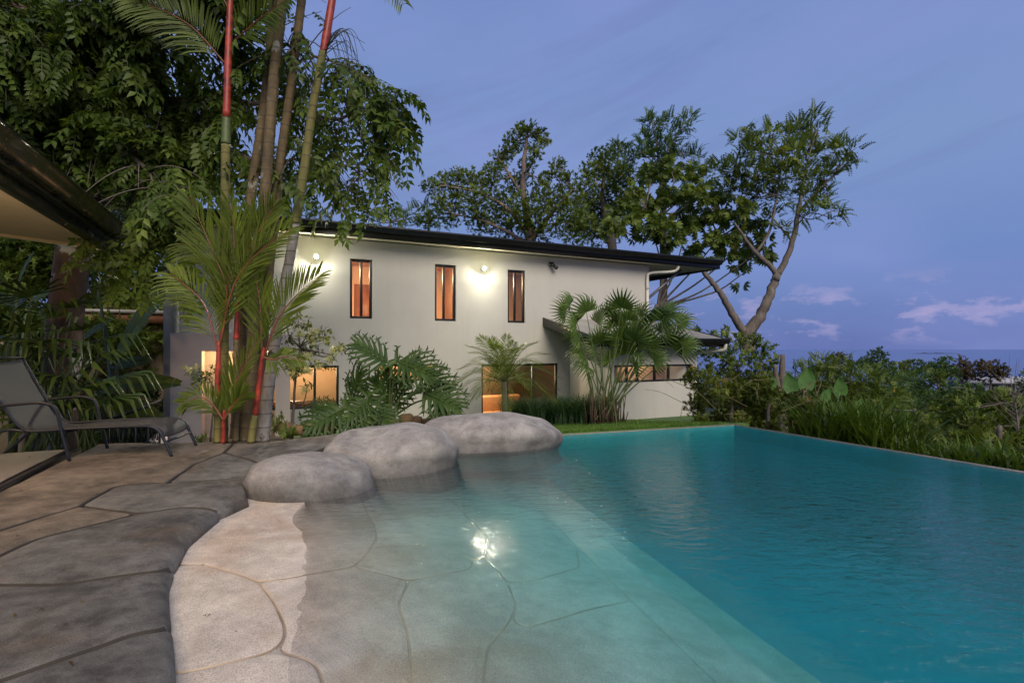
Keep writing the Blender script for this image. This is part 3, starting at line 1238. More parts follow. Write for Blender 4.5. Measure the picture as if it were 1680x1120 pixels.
def extrude(mb, prof, a, b, outd, r=.5):
    a, b, outd = Vector(a), Vector(b), Vector(outd)
    n = len(prof)
    v = [a + outd * o + Vector((0, 0, z)) for o, z in prof] + [b + outd * o + Vector((0, 0, z)) for o, z in prof]
    k = np.arange(n)
    k2 = (k + 1) % n
    mb.add([tuple(q) for q in v], [np.stack([k, k2, k2 + n, k + n], 1)], r)
    c0 = sum(v[:n], Vector()) / n
    c1 = sum(v[n:], Vector()) / n
    mb.add([tuple(q) for q in v[:n]] + [tuple(c0)], [np.array([(i, n, (i + 1) % n) for i in range(n)])], r)
    mb.add([tuple(q) for q in v[n:]] + [tuple(c1)], [np.array([(i, (i + 1) % n, n) for i in range(n)])], r)


mb = MB()
extrude(mb, gutter_profile(), (RU0, -.445, RZ + .10), (RU1 + .02, -.445, RZ + .10), (0, -1, 0))
mb.build('gutter', M['fascia'], house)
mb = MB()
mb.box(RU0, RU1 + .01, -.444, -.421, RZ - .03, RZ + .27)
mb.box(RU1, RU1 + .03, -.4, 7.5, RZ - .02, RZ + .25)
mb.build('fascia', M['fascia'], house)
mb = MB()
mb.tube([(UR + .02, .08, 2.75), (UR + 1.35, .08, RZ - .06)], .045, 4)
mb.build('roof_brace', plain('grey_steel', (.16, .16, .17), .5, .3), house)
# downpipes
mb = MB()
ud = uof(1060)
mb.tube(smoothpath([(uof(1098), -.40, RZ + .10), (uof(1098), -.36, RZ - .12), (uof(1092), -.26, RZ - .20), (ud + .1, -.08, RZ - .26), (ud, -.06, RZ - .42), (ud, -.06, 3.0)], 22), .045, 10)
mb.tube([(ud, -.06, 3.0), (ud, -.06, 1.95)], .045, 10)
mb.build('downpipe', M['pipe'], house, True)
mb = MB()
mb.tube([(uof(290), -.06, RZ), (uof(290), -.06, zof(290, 546))], .05, 10)
mb.build('downpipe', M['pipe'], house, True)
# floodlight camera under the eave
mb = MB()
uc = uof(903)
mb.box(uc - .06, uc + .06, -.10, -.002, 3.50, 3.60)
mb.tube([(uc, -.1, 3.55), (uc - .02, -.22, 3.50)], .035, 8)
mb.tube([(uc + .03, -.08, 3.52), (uc + .09, -.2, 3.42)], [.03, .055], 10)
mb.build('security_light', M['black'], house)

# ---- the two wall lamps that are lit
for px, py in ((518, 422), (791, 441)):
    u, z = uof(px), zof(px, py)
    L = empty('wall_lamp')
    L.parent = house
    mb = MB()
    mb.box(u - .05, u + .05, -.03, -.001, z - .04, z + .10)
    mb.tube([(u, -.03, z + .05), (u, -.10, z + .06)], .018, 8)
    mb.build('lamp_body', M['pipe'], L)
    mb = MB()                                    # bright lens looking out and a little down
    dn_ = Vector((0, -.94, -.34))
    lc = Vector((u, -.145, z - .012))
    mb.tube([lc, lc + dn_ * .006], [.034, .030], 14)
    mb.build('lens', M['lamp_white'], L)
    mb = MB()
    mb.tube([lc - dn_ * .075, lc - dn_ * .002], [.03, .042], 14)
    mb.build('lamp_hood', M['pipe'], L)
    lamp((u, -.34, z - .02), (1, .97, .50), 2.2, .05, L)
    sp_ = lamp((u, -.24, z + .0), (1, .96, .70), 3, .04, L, kind='SPOT', spot_size=math.radians(110), spot_blend=1.0)
    sp_.rotation_euler = (math.radians(-6), 0, 0)

# ---- lean-to room on the right
p1, ru0, ru1 = 1.9, .76, 4.95
q = hole(1008, 1137, 598, 626, p1)
eu0, eu1 = 1.64, 4.47
bw = (max(q[0], eu0 + .12), eu1 - .1, q[2], q[3])
mb = MB()
gridwall(mb, 'u', -p1, .18, eu0, eu1, -1.2, 1.42, [bw])
for uu in (eu0, eu1 - .18):                    # side walls with a sloping top
    yb, yf = -.001, -p1 + .18
    v = [(uu, yf, -1.2), (uu, yb, -1.2), (uu, yb, 1.86), (uu, yf, 1.42), (uu + .18, yf, -1.2), (uu + .18, yb, -1.2), (uu + .18, yb, 1.86), (uu + .18, yf, 1.42)]
    mb.add(v, [[(0, 3, 2, 1), (4, 5, 6, 7), (0, 1, 5, 4), (3, 7, 6, 2), (0, 4, 7, 3), (1, 2, 6, 5)]])
mb.build('lean_to_wall', M['wall'], house)
wb = window(bw, (.17, .30, .52, .70), fr=.05, y=-p1 + .05)
mb = MB()
mb.box(eu0 + .18, eu1 - .18, -.9, -.85, -1.1, 1.3)
mb.build('inner_wall', M['peach'], house)
mb = MB()
mb.box(bw[0] + .7, bw[0] + .95, -.94, -.902, -1.1, 1.2)
mb.build('inner_door', M['wood'], house)
lamp(((eu0 + eu1) / 2 + .2, -1.35, 1.15), WARM, 6, .1, house)
# ribbed sheet roof
mb = MB()
y0, y1, z0, z1 = -.002, -2.5, 2.03, 1.44
us = np.linspace(ru0 + .05, ru1 - .03, 141)
hh = .018 * (np.abs(((us - ru0) / .12) % 1 - .5) < .2)
v = [(u, y0, z0 + h) for u, h in zip(us, hh)] + [(u, y1, z1 + h) for u, h in zip(us, hh)]
k = np.arange(140)
mb.add(v, [np.stack([k, k + 1, k + 142, k + 141], 1)])
mb.build('lean_to_roof', M['roofmetal'], house)
mb = MB()
mb.add([(ru0 + .06, y0, z0 - .13), (ru1 - .04, y0, z0 - .13), (ru1 - .04, y1, z1 - .13), (ru0 + .06, y1, z1 - .13)], [[(0, 1, 2, 3)]])
mb.build('lean_to_soffit', M['soffit'], house)
mb = MB()
for uu, th in ((ru0, .05), (ru1 - .03, .03)):
    v = []
    for u in (uu, uu + th):
        v += [(u, y0, z0 - .19), (u, y1 - .02, z1 - .19), (u, y1 - .02, z1 + .035), (u, y0, z0 + .035)]
    mb.add(v, [[(0, 3, 2, 1), (4, 5, 6, 7), (0, 1, 5, 4), (1, 2, 6, 5), (2, 3, 7, 6), (3, 0, 4, 7)]])
mb.box(ru0 + .05, ru1 - .03, y1 - .02, y1 - .001, z1 - .19, z1 + .01)
mb.build('lean_to_fascia', M['fascia'], house)
mb = MB()
extrude(mb, gutter_profile(), (ru0, y1 - .022, z1 - .12), (ru1 + .02, y1 - .022, z1 - .12), (0, -1, 0))
mb.build('lean_to_gutter', M['fascia'], house)
mb = MB()
ue = uof(1145, 1.9)
mb.tube(smoothpath([(ru1 - .06, y1 - .06, z1 - .1), (ru1 - .08, y1 - .02, z1 - .26), (ru1 - .2, y1 + .2, z1 - .30), (eu1 + .04, -p1 - .02, z1 - .36), (eu1 + .03, -p1 + .02, z1 - .55), (eu1 + .03, -p1 + .02, .4)], 24), .045, 10)
mb.tube([(eu1 + .03, -p1 + .02, .4), (eu1 + .03, -p1 + .02, -1.2)], .045, 10)
mb.build('downpipe', M['pipe'], house, True)

# ---- pink niche wall projecting on the left
p2 = .62
nu0, nu1 = uof(279, p2), uof(476, p2)
nt_ = zof(279, 546, p2)
no = (uof(331, p2), uof(452, p2), -1.05, zof(331, 576, p2))
mb = MB()
gridwall(mb, 'u', -p2, p2 - .002, nu0, nu1, BOT, nt_, [no])
mb.build('niche_wall', M['pinkwall'], house)
for px in (364, 442):
    u = uof(px, .35)
    mb = MB()
    mb.tube([(u, -.38, no[3] - .001), (u, -.38, no[3] - .03)], [.045, .035], 10)
    mb.build('downlight', M['lamp_warm'], house)
    lamp((u, -.36, no[3] - .10), (1, .55, .25), 5, .03, house)

# ---- sofa in the living room behind the sliding door
M['fabric_peach'] = plain('peach_upholstery', (.55, .30, .14), .9, var=.1, bump=.3)
sofa = empty('sofa', tuple(HPt(uof(860), -1.6, -1.2)), hrz, 'peach upholstered sofa behind the glass sliding door', 'sofa')


def cushion(name, x0, x1, y0, y1, z0, z1, parent, mat, b=.07):
    mb = MB()
    mb.box(x0, x1, y0, y1, z0, z1)
    o = mb.build(name, mat, parent, True)
    bevel(o, b, 4)
    return o


cushion('base', -1.0, 1.0, 0, .85, .08, .30, sofa, M['fabric_peach'], .03)
cushion('seat_cushion', -.82, -.01, -.02, .62, .30, .48, sofa, M['fabric_peach'])
cushion('seat_cushion', .01, .82, -.02, .62, .30, .48, sofa, M['fabric_peach'])
cushion('backrest', -1.0, 1.0, .62, .88, .30, .95, sofa, M['fabric_peach'])
cushion('armrest', -1.02, -.82, -.01, .62, .28, .66, sofa, M['fabric_peach'])
cushion('armrest', .82, 1.02, -.01, .62, .28, .66, sofa, M['fabric_peach'])
for sx in (-.9, .9):
    for sy in (.06, .78):
        mb = MB()
        mb.tube([(sx, sy, 0), (sx, sy, .08)], [.02, .03], 8)
        mb.build('leg', M['wood'], sofa)

# ================================================================== pavilion eave at the upper left
GT = None
s_tip = 4.02
tip = G(0, 805) + dv * s_tip
pav = empty('pavilion', (tip.x, tip.y, 0), math.atan2(dv.y, dv.x), 'pavilion roof corner with dark gutter and beige ceiling overhead', 'pavilion')
# local x runs along the eave away from the camera, local y to the left
EZ = 2.83
M['bronze'] = plain('bronze_gutter_paint', (.055, .042, .032), .28, .75, var=.2, nscale=1.5)
mb = MB()
prof = [(0, .0), (.03, -.012), (.07, .0), (.10, .03), (.13, .075), (.15, .12), (.165, .13), (.165, .165), (.15, .165), (.15, .135), (0, .135)]
extrude(mb, prof, (-9, .0, EZ), (0, .0, EZ), (0, -1, 0))
mb.build('gutter', M['bronze'], pav)
mb = MB()
mb.box(-9, -.02, .002, .03, EZ - .05, EZ + .17)
mb.box(-9, -.01, .10, .24, EZ - .13, EZ + .03)
mb.build('fascia', M['fascia'], pav)
mb = MB()
mb.box(-9, -.05, .03, .10, EZ - .045, EZ - .03)
mb.build('drip_edge', M['fascia'], pav)
mb = MB()
mb.add([(-9, .24, EZ - .10), (-.12, .24, EZ - .10), (-.12, 5, EZ + .28), (-9, 5, EZ + .28)], [[(0, 1, 2, 3)]])
mb.build('ceiling', plain('beige_ceiling', (.62, .54, .40), .7, var=.06, nscale=2), pav)
mb = MB()
v = []
for y, z in ((.24, EZ - .13), (5, EZ + .25)):
    for x in (-.16, -.02):
        v += [(x, y, z), (x, y, z + .16)]
mb.add(v, [[(0, 2, 3, 1), (4, 5, 7, 6), (0, 1, 5, 4), (2, 6, 7, 3), (1, 3, 7, 5), (0, 4, 6, 2)]])
mb.build('end_beam', plain('beige_beam', (.46, .38, .25), .7, var=.06), pav)
mb = MB()
v = []
for y, z in ((-.02, EZ + .17), (5.1, EZ + .57)):
    for x in (-9, .04):
        v += [(x, y, z), (x, y, z + .05)]
mb.add(v, [[(0, 2, 3, 1), (4, 5, 7, 6), (0, 1, 5, 4), (2, 6, 7, 3), (1, 3, 7, 5), (0, 4, 6, 2)]])
mb.build('roof', M['fascia'], pav)
for x in (-.35, -6.5):
    mb = MB()
    mb.box(x - .09, x + .09, 4.0, 4.18, 0.004, EZ + .14)
    mb.build('post', M['fascia'], pav)
for i in range(7):
    mb = MB()
    mb.box(-.6 - i * 1.1, -.585 - i * 1.1, -.10, .11, EZ - .03, EZ - .02)
    mb.build('gutter_bracket', M['iron'], pav)

mb = MB()
ph = np.linspace(0, math.pi, 8)
mb.tube([(-4.2, 1.6, EZ - .12 + .09 * math.cos(a)) for a in ph], [.09 * math.sin(a) + .002 for a in ph], 12)
mb.build('ceiling_lamp', M['lamp_warm'], pav, True)
lamp((-4.2, 1.6, EZ - .32), (1, .66, .34), 60, .1, pav)

# ================================================================== lower outbuilding behind the palms, stair railing
ob = empty('outbuilding', tuple(P(60, 700, 15)), hrz, 'low outbuilding with brown roof behind the fan palms', 'building')
obz = ob.location.z
M['brown'] = plain('brown_fascia', (.20, .085, .045), .5, var=.2)
mb = MB()
zt = P(60, 506, 15).z - obz
mb.box(-5, 4.6, .5, 4.5, zt - .34, zt)
mb.build('roof', M['brown'], ob)
mb = MB()
mb.box(-4.6, 4.2, .9, 4.2, -1.5, zt - .34)
mb.build('wall', plain('dark_tan_render', (.20, .15, .10), .8), ob)
mb = MB()
mb.box(-5.05, 4.65, .42, .5, zt - .05, zt + .06)
mb.build('ridge_cap', M['roofmetal'], ob)

r0, r1 = P(150, 700, 8.2), P(264, 657, 8.9)
rail = empty('stair_railing', tuple(P(185, 760, 8.4)), 0, 'dark stair railing with geometric lattice panel behind the lounger', 'railing')
ro = rail.location
mb = MB()
mb.tube([r0 - ro, r1 - ro], .028, 8)
mb.build('handrail', M['iron'], rail)
a, b = P(178, 699, 8.3) - ro, P(262, 699, 8.9) - ro
hgt_ = .42
dxy = (b - a)
mb = MB()
for i in range(5):
    t = i / 4
    q = a + dxy * t
    mb.tube([q + Vector((0, 0, .0)), q - Vector((0, 0, hgt_ + .3))], .02, 4)
mb.tube([a, b], .02, 4)
mb.tube([a - Vector((0, 0, hgt_)), b - Vector((0, 0, hgt_))], .02, 4)
mb.build('panel_frame', M['iron'], rail)
mb = MB()
for i in range(30):
    t = (i + .5) / 30
    q = a + dxy * t
    k = i % 3
    mb.tube([q - Vector((0, 0, .03 + .05 * k)), q - Vector((0, 0, .21 + .03 * k))], .009, 4)
    mb.tube([q - Vector((0, 0, .25 + .02 * k)), q - Vector((0, 0, .40))], .009, 4)
    for zz in (.10 + .09 * k, .22 + .06 * k):
        q2 = a + dxy * min(1, t + .05)
        mb.tube([q - Vector((0, 0, zz)), q2 - Vector((0, 0, zz))], .009, 4)
mb.build('lattice', M['iron'], rail)
mb = MB()
c0_, c1_ = P(205, 745, 8.7), P(272, 690, 9.2)
mb.add([tuple(P(215, 760, 8.7)), tuple(P(275, 760, 9.3)), tuple(P(275, 697, 9.3)), tuple(P(225, 737, 8.75)),
        tuple(P(215, 760, 9.0)), tuple(P(275, 760, 9.6)), tuple(P(275, 697, 9.6)), tuple(P(225, 737, 9.05))],
       [[(0, 1, 2, 3), (3, 2, 6, 7), (0, 3, 7, 4), (1, 5, 6, 2), (4, 7, 6, 5)]])
tag(mb.build('stair_wall', M['pinkwall']), 'sloping pink stair wall beside the lattice railing', 'wall')
# ================================================================== boulders
def boulder(name, c, size, rz, seed, label, lobes=(), cut=-.35):
    bm = bmesh.new()
    bmesh.ops.create_icosphere(bm, subdivisions=5, radius=1)
    v = np.array([tuple(q.co) for q in bm.verts])
    tri = np.array([[q.index for q in f.verts] for f in bm.faces])
    bm.free()
    # rounded-box feel with broad lumps
    v = np.sign(v) * np.abs(v) ** np.array([.80, .80, .72])
    n = .16 * vnoise(v[:, 0] * 1.7 + v[:, 2], v[:, 1] * 1.7 - v[:, 2] * .6, 1.3, seed) + .075 * vnoise(v[:, 0] * 3 - v[:, 2] * 2, v[:, 1] * 3 + v[:, 2], 1.4, seed + 3)
    v = v * (1 + n)[:, None]
    for (lx, ly, lz, r, a) in lobes:
        d = np.linalg.norm(v - np.array([lx, ly, lz]), axis=1)
        v = v * (1 + a * np.exp(-(d / r) ** 2))[:, None]
    rad_ = np.linalg.norm(v[:, :2], axis=1)                  # buried foot: flares out below the middle
    tgt = np.where(v[:, 2] < .12, np.maximum(rad_, 1.02 + .10 * (.12 - v[:, 2])), rad_)
    v[:, :2] *= (tgt / np.maximum(rad_, .05))[:, None]
    v[:, 2] = np.maximum(v[:, 2], cut * 2.2)
    v = v * np.array(size)
    mb = MB()
    mb.add(v, [tri])
    o = mb.build(name, M['rock'], None, True)
    o.location = c
    o.rotation_euler = (0, 0, rz)
    return tag(o, label, 'boulder', 'boulders along the pool edge')


boulder('boulder', (-1.95, 5.0, -.10), (.58, .52, .26), math.radians(20), 1, 'smallest grey boulder, nearest the dry beach entry', ((-.3, -.5, .6, .7, .08),))
boulder('boulder', (-1.42, 5.98, -.06), (.74, .68, .35), math.radians(25), 4, 'middle grey boulder with dark wet base between two others', ((.5, -.2, .7, .5, .10), (-.4, 0, .8, .4, -.08)))
boulder('boulder', (-.40, 7.20, -.08), (1.0, .62, .35), math.radians(12), 9, 'longest grey boulder, farthest along the pool edge', ((-.2, -.1, .9, .5, .06), (.6, -.3, .3, .5, .05)))
boulder('boulder', (.36, 7.86, -.08), (.24, .20, .21), .3, 14, 'small round stone poking out behind the longest boulder')

# ================================================================== planting bed, stone edging
bedp = [G(322, 727, -.02), G(383, 728, -.02), G(430, 725, -.02), G(500, 718, -.02), G(600, 706, -.02), G(700, 694, -.02), P(740, 690, 9.6),
        P(640, 690, 10.2), P(480, 690, 9.8), P(330, 700, 9.2)]
bed = patch([Vector((p.x, p.y, 0)) for p in bedp], lambda x, y, d: -.055 - .14 * np.clip(y - 6.8, 0, 5) + .03 * vnoise(x, y, 6) + .05 * np.clip(d, 0, .5), step=.12, bstep=.1, rings=(), smooth=1, skirt=.5).build('planting_bed', M['soil'], smooth=True)
tag(bed, 'dark soil bed around the palm clump', 'soil', kind='structure')
M['edgestone'] = plain('brown_edging_stone', (.16, .10, .05), .9, var=.45, nscale=7, bump=.8)
gw = empty('garden_edging', tuple(P(560, 715, 8.0)), 0, 'low brown stone edging below the philodendron', 'edging')
for i in range(15):
    t = i / 14
    c = P(470 + 250 * t, 704 - 16 * t + 3 * math.sin(i * 2.1), 7.55 + 1.0 * t) - gw.location
    mb = MB()
    bm = bmesh.new()
    bmesh.ops.create_icosphere(bm, subdivisions=2, radius=1)
    v = np.array([tuple(q.co) for q in bm.verts])
    tri = np.array([[q.index for q in f.verts] for f in bm.faces])
    bm.free()
    v = np.sign(v) * np.abs(v) ** .6
    v *= (1 + .16 * vnoise(v[:, 0] * 2 + i, v[:, 1] * 2 + v[:, 2], 2.0, i))[:, None]
    v *= np.array([.105 + .02 * math.sin(i * 3), .09, .085 + .02 * math.cos(i * 1.7)])
    mb.add(v + np.array(c), [tri])
    mb.build('edging_stone', M['edgestone'], gw)

# ================================================================== sun lounger
M['frame_metal'] = plain('slate_blue_steel', (.030, .034, .045), .42, .5, var=.12, nscale=3)
m_, t_, o_ = newmat('sling_mesh_fabric')
b_ = pbsdf(t_, o_, Roughness=.65)
wv = nd(t_, 'ShaderNodeTexWave', i_Scale=90.0)
t_.links.new(ocoord(t_), wv.inputs['Vector'])
r_ = ramp(t_, [(.2, (.035, .034, .036)), (.8, (.062, .060, .062))])
t_.links.new(wv.outputs[0], r_.inputs[0])
t_.links.new(r_.outputs[0], b_.inputs['Base Color'])
bumpn(t_, wv.outputs[0], b_, .3, .002)
M['sling'] = m_
fn, ff = G(275, 752), G(312, 733)
mn_, mf = G(113, 760), G(172, 736)
fc = (fn + ff) / 2
ax = ((mn_ + mf) / 2 - fc).normalized()           # foot -> head
lg = empty('sun_lounger', (fc.x, fc.y, 0), math.atan2(ax.y, ax.x), 'dark grey sling sun lounger with raised back on the deck', 'sun lounger')
# local x: foot (0) to head, local y: across (near side is +y or -y)
hw = .33
zs = .345
LM = ((mn_ + mf) / 2 - fc).length
for s in (-1, 1):
    mb = MB()
    y = s * hw
    # side rail: foot leg, bend, seat, back
    prof_ = [(-.06, .0), (.02, .20), (.07, .30), (.15, .350), (.30, .360), (.9, .350), (1.22, .335), (1.36, .37), (1.50, .56), (1.66, .86), (1.78, 1.10)]
    mb.tube(smoothpath([(x, y, z) for x, z in prof_], 44), .0165, 10)
    mb.build('side_rail', M['frame_metal'], lg, True)
    mb = MB()
    mb.tube(smoothpath([(LM - .02, y * 1.06, .0), (LM + .05, y * 1.06, .30), (LM + .11, y * 1.06, .56), (LM + .17, y * 1.06, .615), (LM + .30, y * 1.06, .635), (1.62, y * 1.06, .60), (1.80, y * 1.06, .585)], 36), .0165, 10)
    mb.build('armrest', M['frame_metal'], lg, True)
    mb = MB()
    mb.tube(smoothpath([(1.30, y * .98, .335), (1.58, y, .33), (1.95, y, .0)], 14), .0165, 8)
    mb.build('leg', M['frame_metal'], lg, True)
mb = MB()
mb.tube([(.012, -hw, .18), (.012, hw, .18)], .013, 8)
mb.build('stretcher', M['frame_metal'], lg, True)
mb = MB()
mb.tube([(LM + .05, -hw * 1.06, .31), (LM + .05, hw * 1.06, .31)], .013, 8)
mb.build('stretcher', M['frame_metal'], lg, True)
mb = MB()
mb.tube([(1.78, -hw, 1.10), (1.78, hw, 1.10)], .0165, 8)
mb.build('head_rail', M['frame_metal'], lg, True)
path = smoothpath([(.035, 0, .235), (.07, 0, .305), (.15, 0, .352), (.30, 0, .360), (.9, 0, .345), (1.2, 0, .325), (1.37, 0, .375), (1.50, 0, .55), (1.66, 0, .85), (1.77, 0, 1.08)], 40)
ws = np.linspace(-hw + .008, hw - .008, 13)
vv = []
for q in path:
    for w in ws:
        vv.append((q[0], w, q[2] - .022 * (1 - (w / hw) ** 2)))
nn = len(ws)
qi = np.array([(i * nn + j, i * nn + j + 1, (i + 1) * nn + j + 1, (i + 1) * nn + j) for i in range(39) for j in range(nn - 1)])
mb = MB()
mb.add(vv, [qi])
so_ = mb.build('sling', M['sling'], lg, True)
sm_ = so_.modifiers.new('thick', 'SOLIDIFY')
sm_.thickness = .004
# fallen yellow petals lying on the sling
mb = MB()
n = 240
lx = RNG.beta(2.2, 1.7, n) * 1.15 + .1
ly = RNG.uniform(-hw * .85, hw * .85, n)
lz = np.interp(lx, path[:, 0], path[:, 2]) - .022 * (1 - (ly / hw) ** 2) + .008
tm = (np.array([(-.5, -.4, 0), (.5, -.3, .1), (.4, .5, .0), (-.4, .4, .15)]) * 1.0, [np.array([(0, 1, 2, 3)])])
mb.scatter(tm, frames(rdir(n) * np.array([1, 1, .1]), np.tile([0, 0, 1.0], (n, 1))), np.column_stack([lx, ly, lz]), RNG.uniform(.006, .014, n), RNG.random(n))
pt_ = mb.build('fallen_petals', leafmat('dry_petals', (.30, .24, .10), (.42, .36, .16), (.50, .45, .25)))
pt_.matrix_world = Matrix.Translation(lg.location) @ Matrix.Rotation(lg.rotation_euler.z, 4, 'Z')
tag(pt_, 'tiny yellow petals scattered over the lounger seat', 'petals', kind='stuff')

# ================================================================== leaf templates: +Y along the leaf, +Z its upper face
def T_leaf(w=.42, fold=.10, droop=.15, mid=.42):
    v = np.array([(0, 0, 0), (-w / 2, mid, fold), (0, mid, 0), (w / 2, mid, fold), (0, 1, -droop)], float)
    return v, [np.array([(0, 3, 2), (0, 2, 1), (2, 3, 4), (2, 4, 1)])]


def compose(items):
    V, Fs, n = [], [], 0
    for (tv, tf), R, loc, s in items:
        V.append((np.asarray(R) @ tv.T).T * s + np.asarray(loc))
        for a in tf:
            Fs.append((a.shape[1], a + n))
        n += len(tv)
    out = []
    for k in sorted({w for w, _ in Fs}):
        out.append(np.concatenate([a for w, a in Fs if w == k]))
    return np.concatenate(V), out


def fr1(y, up):
    return frames(np.array([y], float), np.array([up], float))[0]


def T_rosette(n=7, tilt=.5, w=.36, seed=1):
    rg = np.random.default_rng(seed)
    it = []
    for i in range(n):
        a = 2 * math.pi * i / n + rg.uniform(-.3, .3)
        d = (math.cos(a), math.sin(a), tilt + rg.uniform(-.35, .35))
        it.append((T_leaf(w), fr1(d, (-d[0] * .4, -d[1] * .4, 1)), (0, 0, 0), rg.uniform(.75, 1.1)))
    return compose(it)


def T_pinnate(n=5, ll=.31, w=.52, droop=.35, seed=2):
    """feather leaf: leaflets in pairs along a drooping midrib one unit long"""
    rg = np.random.default_rng(seed)
    it = []
    pts = np.array([(0, t, -droop * t * t) for t in np.linspace(0, 1, 6)])
    for i in range(5):
        a, b = pts[i], pts[i + 1]
        s = np.array([.008, 0, 0])
        it.append(((np.array([a - s, a + s, b + s, b - s]), [np.array([(0, 1, 2, 3)])]), np.eye(3), (0, 0, 0), 1))
    for i in range(n):
        t = .22 + .72 * i / (n - 1)
        q = (0, t, -droop * t * t)
        for s in (-1, 1):
            d = (s * (.95 + rg.uniform(-.15, .15)), .55 + rg.uniform(-.2, .2), -.35 - .3 * t + rg.uniform(-.2, .2))
            it.append((T_leaf(w), fr1(d, (0, .2, 1)), q, ll * (1.08 - .35 * abs(t - .5)) * rg.uniform(.85, 1.1)))
    it.append((T_leaf(w), fr1((0, 1, -.6), (0, 0, 1)), (0, 1, -droop), ll))
    return compose(it)


def T_feather(n=8, pl=.34, seed=3):
    """twice-pinnate leaf: slim pinnae either side"""
    rg = np.random.default_rng(seed)
    it = []
    for i in range(n):
        t = .15 + .85 * i / (n - 1)
        q = (0, t, .12 * t - .35 * t * t)
        for s in (-1, 1):
            d = (s * .9, .6 + rg.uniform(-.1, .1), -.15 + rg.uniform(-.15, .15))
            it.append((T_leaf(.42, .03, .1, .5), fr1(d, (0, 0, 1)), q, pl * (1.1 - .55 * t)))
    return compose(it)


def T_palmate(n=9, droop=.55, seed=4):
    """big lobed leaf: lobes radiate and hang from the stalk"""
    rg = np.random.default_rng(seed)
    it = []
    for i in range(n):
        a = 2 * math.pi * i / n
        d = (math.cos(a), math.sin(a), -droop + rg.uniform(-.15, .15))
        it.append((T_leaf(.40, .06, .25, .6), fr1(d, (math.cos(a) * .4, math.sin(a) * .4, 1)), (0, 0, 0), rg.uniform(.8, 1.0)))
    return compose(it)


TL = T_leaf()
TROS, TPIN, TFEA, TPAL = T_rosette(), T_pinnate(), T_feather(), T_palmate()
TPIN2 = T_pinnate(4, .36, .50, .5, 12)


def crown(mb, cl, tmpl, dens, size, flat=.85, up=.5, shell=2.0, jit=.8, shift=.16, rn=.17):
    tv_, tf_ = tmpl
    area = sum(float(np.linalg.norm(np.cross(tv_[a[:, 1]] - tv_[a[:, 0]], tv_[a[:, -1]] - tv_[a[:, 0]]), axis=1).sum()) * .5 * (a.shape[1] - 2) for a in tf_)
    for c, r in cl:
        n = max(3, int(dens * math.pi * r * r / (area * size * size)))
        d = rdir(n)
        pos = np.array(c) + d * (RNG.random((n, 1)) ** (1 / shell)) * r * np.array([1, 1, flat])
        y = d * .7 + rdir(n) * jit + np.array([0, 0, up])
        u = np.array([0, 0, 1.0]) + rdir(n) * .55
        rr = np.clip(.45 + RNG.normal() * shift + RNG.normal(size=n) * rn, 0, .94)
        rr = np.where(RNG.random(n) < .004, .99, rr)
        mb.scatter(tmpl, frames(y, u), pos, size * RNG.uniform(.65, 1.25, n), rr)


def limbs(mb, polys, sides=7):
    for pts, rad in polys:
        n = max(8, 5 * len(pts))
        p = smoothpath(pts, n)
        p[1:-1] += RNG.normal(size=(n - 2, 3)) * np.mean(rad) * .12
        mb.tube(p, interp_r(rad, n), sides)


def twigs(mb, cl, src, k=3, r0=.02, only=1.0):
    src = np.array([tuple(s) for s in src])
    for c, r in cl:
        c = np.array(tuple(c))
        i = np.argmin(np.linalg.norm(src - c, axis=1) + .6 * np.maximum(0, src[:, 2] - c[2]))
        a = src[i]
        mb.tube(smoothpath([a, (a + c) / 2 + RNG.normal(size=3) * .12 * np.linalg.norm(c - a), c], 7), interp_r([r0 * 1.3, r0 * .6], 7), 5)
        for _ in range(k):
            e = c + rdir(1)[0] * r * np.array([1, 1, .8]) * RNG.uniform(.6, 1.0)
            mb.tube(smoothpath([c, (c + e) / 2 + RNG.normal(size=3) * .1 * r, e], 5), interp_r([r0 * .5, r0 * .15], 5), 4)


M['leaf_dark'] = leafmat('dark_tree_leaves', (.030, .052, .010), (.066, .108, .018), (.13, .18, .030))
M['leaf_mid'] = leafmat('mid_green_leaves', (.060, .095, .018), (.122, .178, .030), (.19, .25, .048), accent=(.30, .24, .03))
M['leaf_blue'] = leafmat('blue_green_leaves', (.044, .086, .026), (.084, .148, .045), (.13, .205, .062))
M['leaf_yell'] = leafmat('yellow_green_leaves', (.050, .072, .010), (.105, .140, .018), (.17, .20, .032), accent=(.25, .17, .05))
M['leaf_brown'] = leafmat('bronzed_leaves', (.06, .048, .022), (.095, .07, .032), (.13, .10, .045))
M['palm_leaf'] = leafmat('palm_leaflets', (.042, .070, .010), (.085, .125, .016), (.14, .185, .028), rough=.45)
M['fan_leaf'] = leafmat('fan_palm_leaf', (.028, .055, .012), (.058, .100, .020), (.095, .150, .034), rough=.42, trans=.2)
M['philo_leaf'] = leafmat('philodendron_leaf', (.022, .048, .012), (.042, .080, .018), (.065, .115, .026), rough=.5, trans=.15)
M['banana_leaf'] = leafmat('banana_leaf', (.035, .07, .018), (.065, .10, .024), (.10, .14, .035), rough=.45)
M['grass_leaf'] = leafmat('tall_grass_blades', (.038, .075, .010), (.075, .130, .016), (.12, .185, .030), rough=.42)
M['lirio_leaf'] = leafmat('border_grass_blades', (.020, .045, .020), (.035, .075, .030), (.065, .12, .05), rough=.35)
M['bark_grey'] = barkmat('grey_bark', (.075, .060, .050), (.17, .145, .125))
M['bark_pink'] = barkmat('pinkish_bark', (.13, .095, .075), (.24, .18, .15))
M['bark_lichen'] = barkmat('lichened_bark', (.055, .034, .024), (.125, .085, .062), (.42, .42, .40), 2.4, .575)
M['palm_trunk'] = barkmat('palm_trunk_brown', (.06, .045, .025), (.16, .115, .055), (.30, .29, .26), 5.0, .64, rings=5.5)
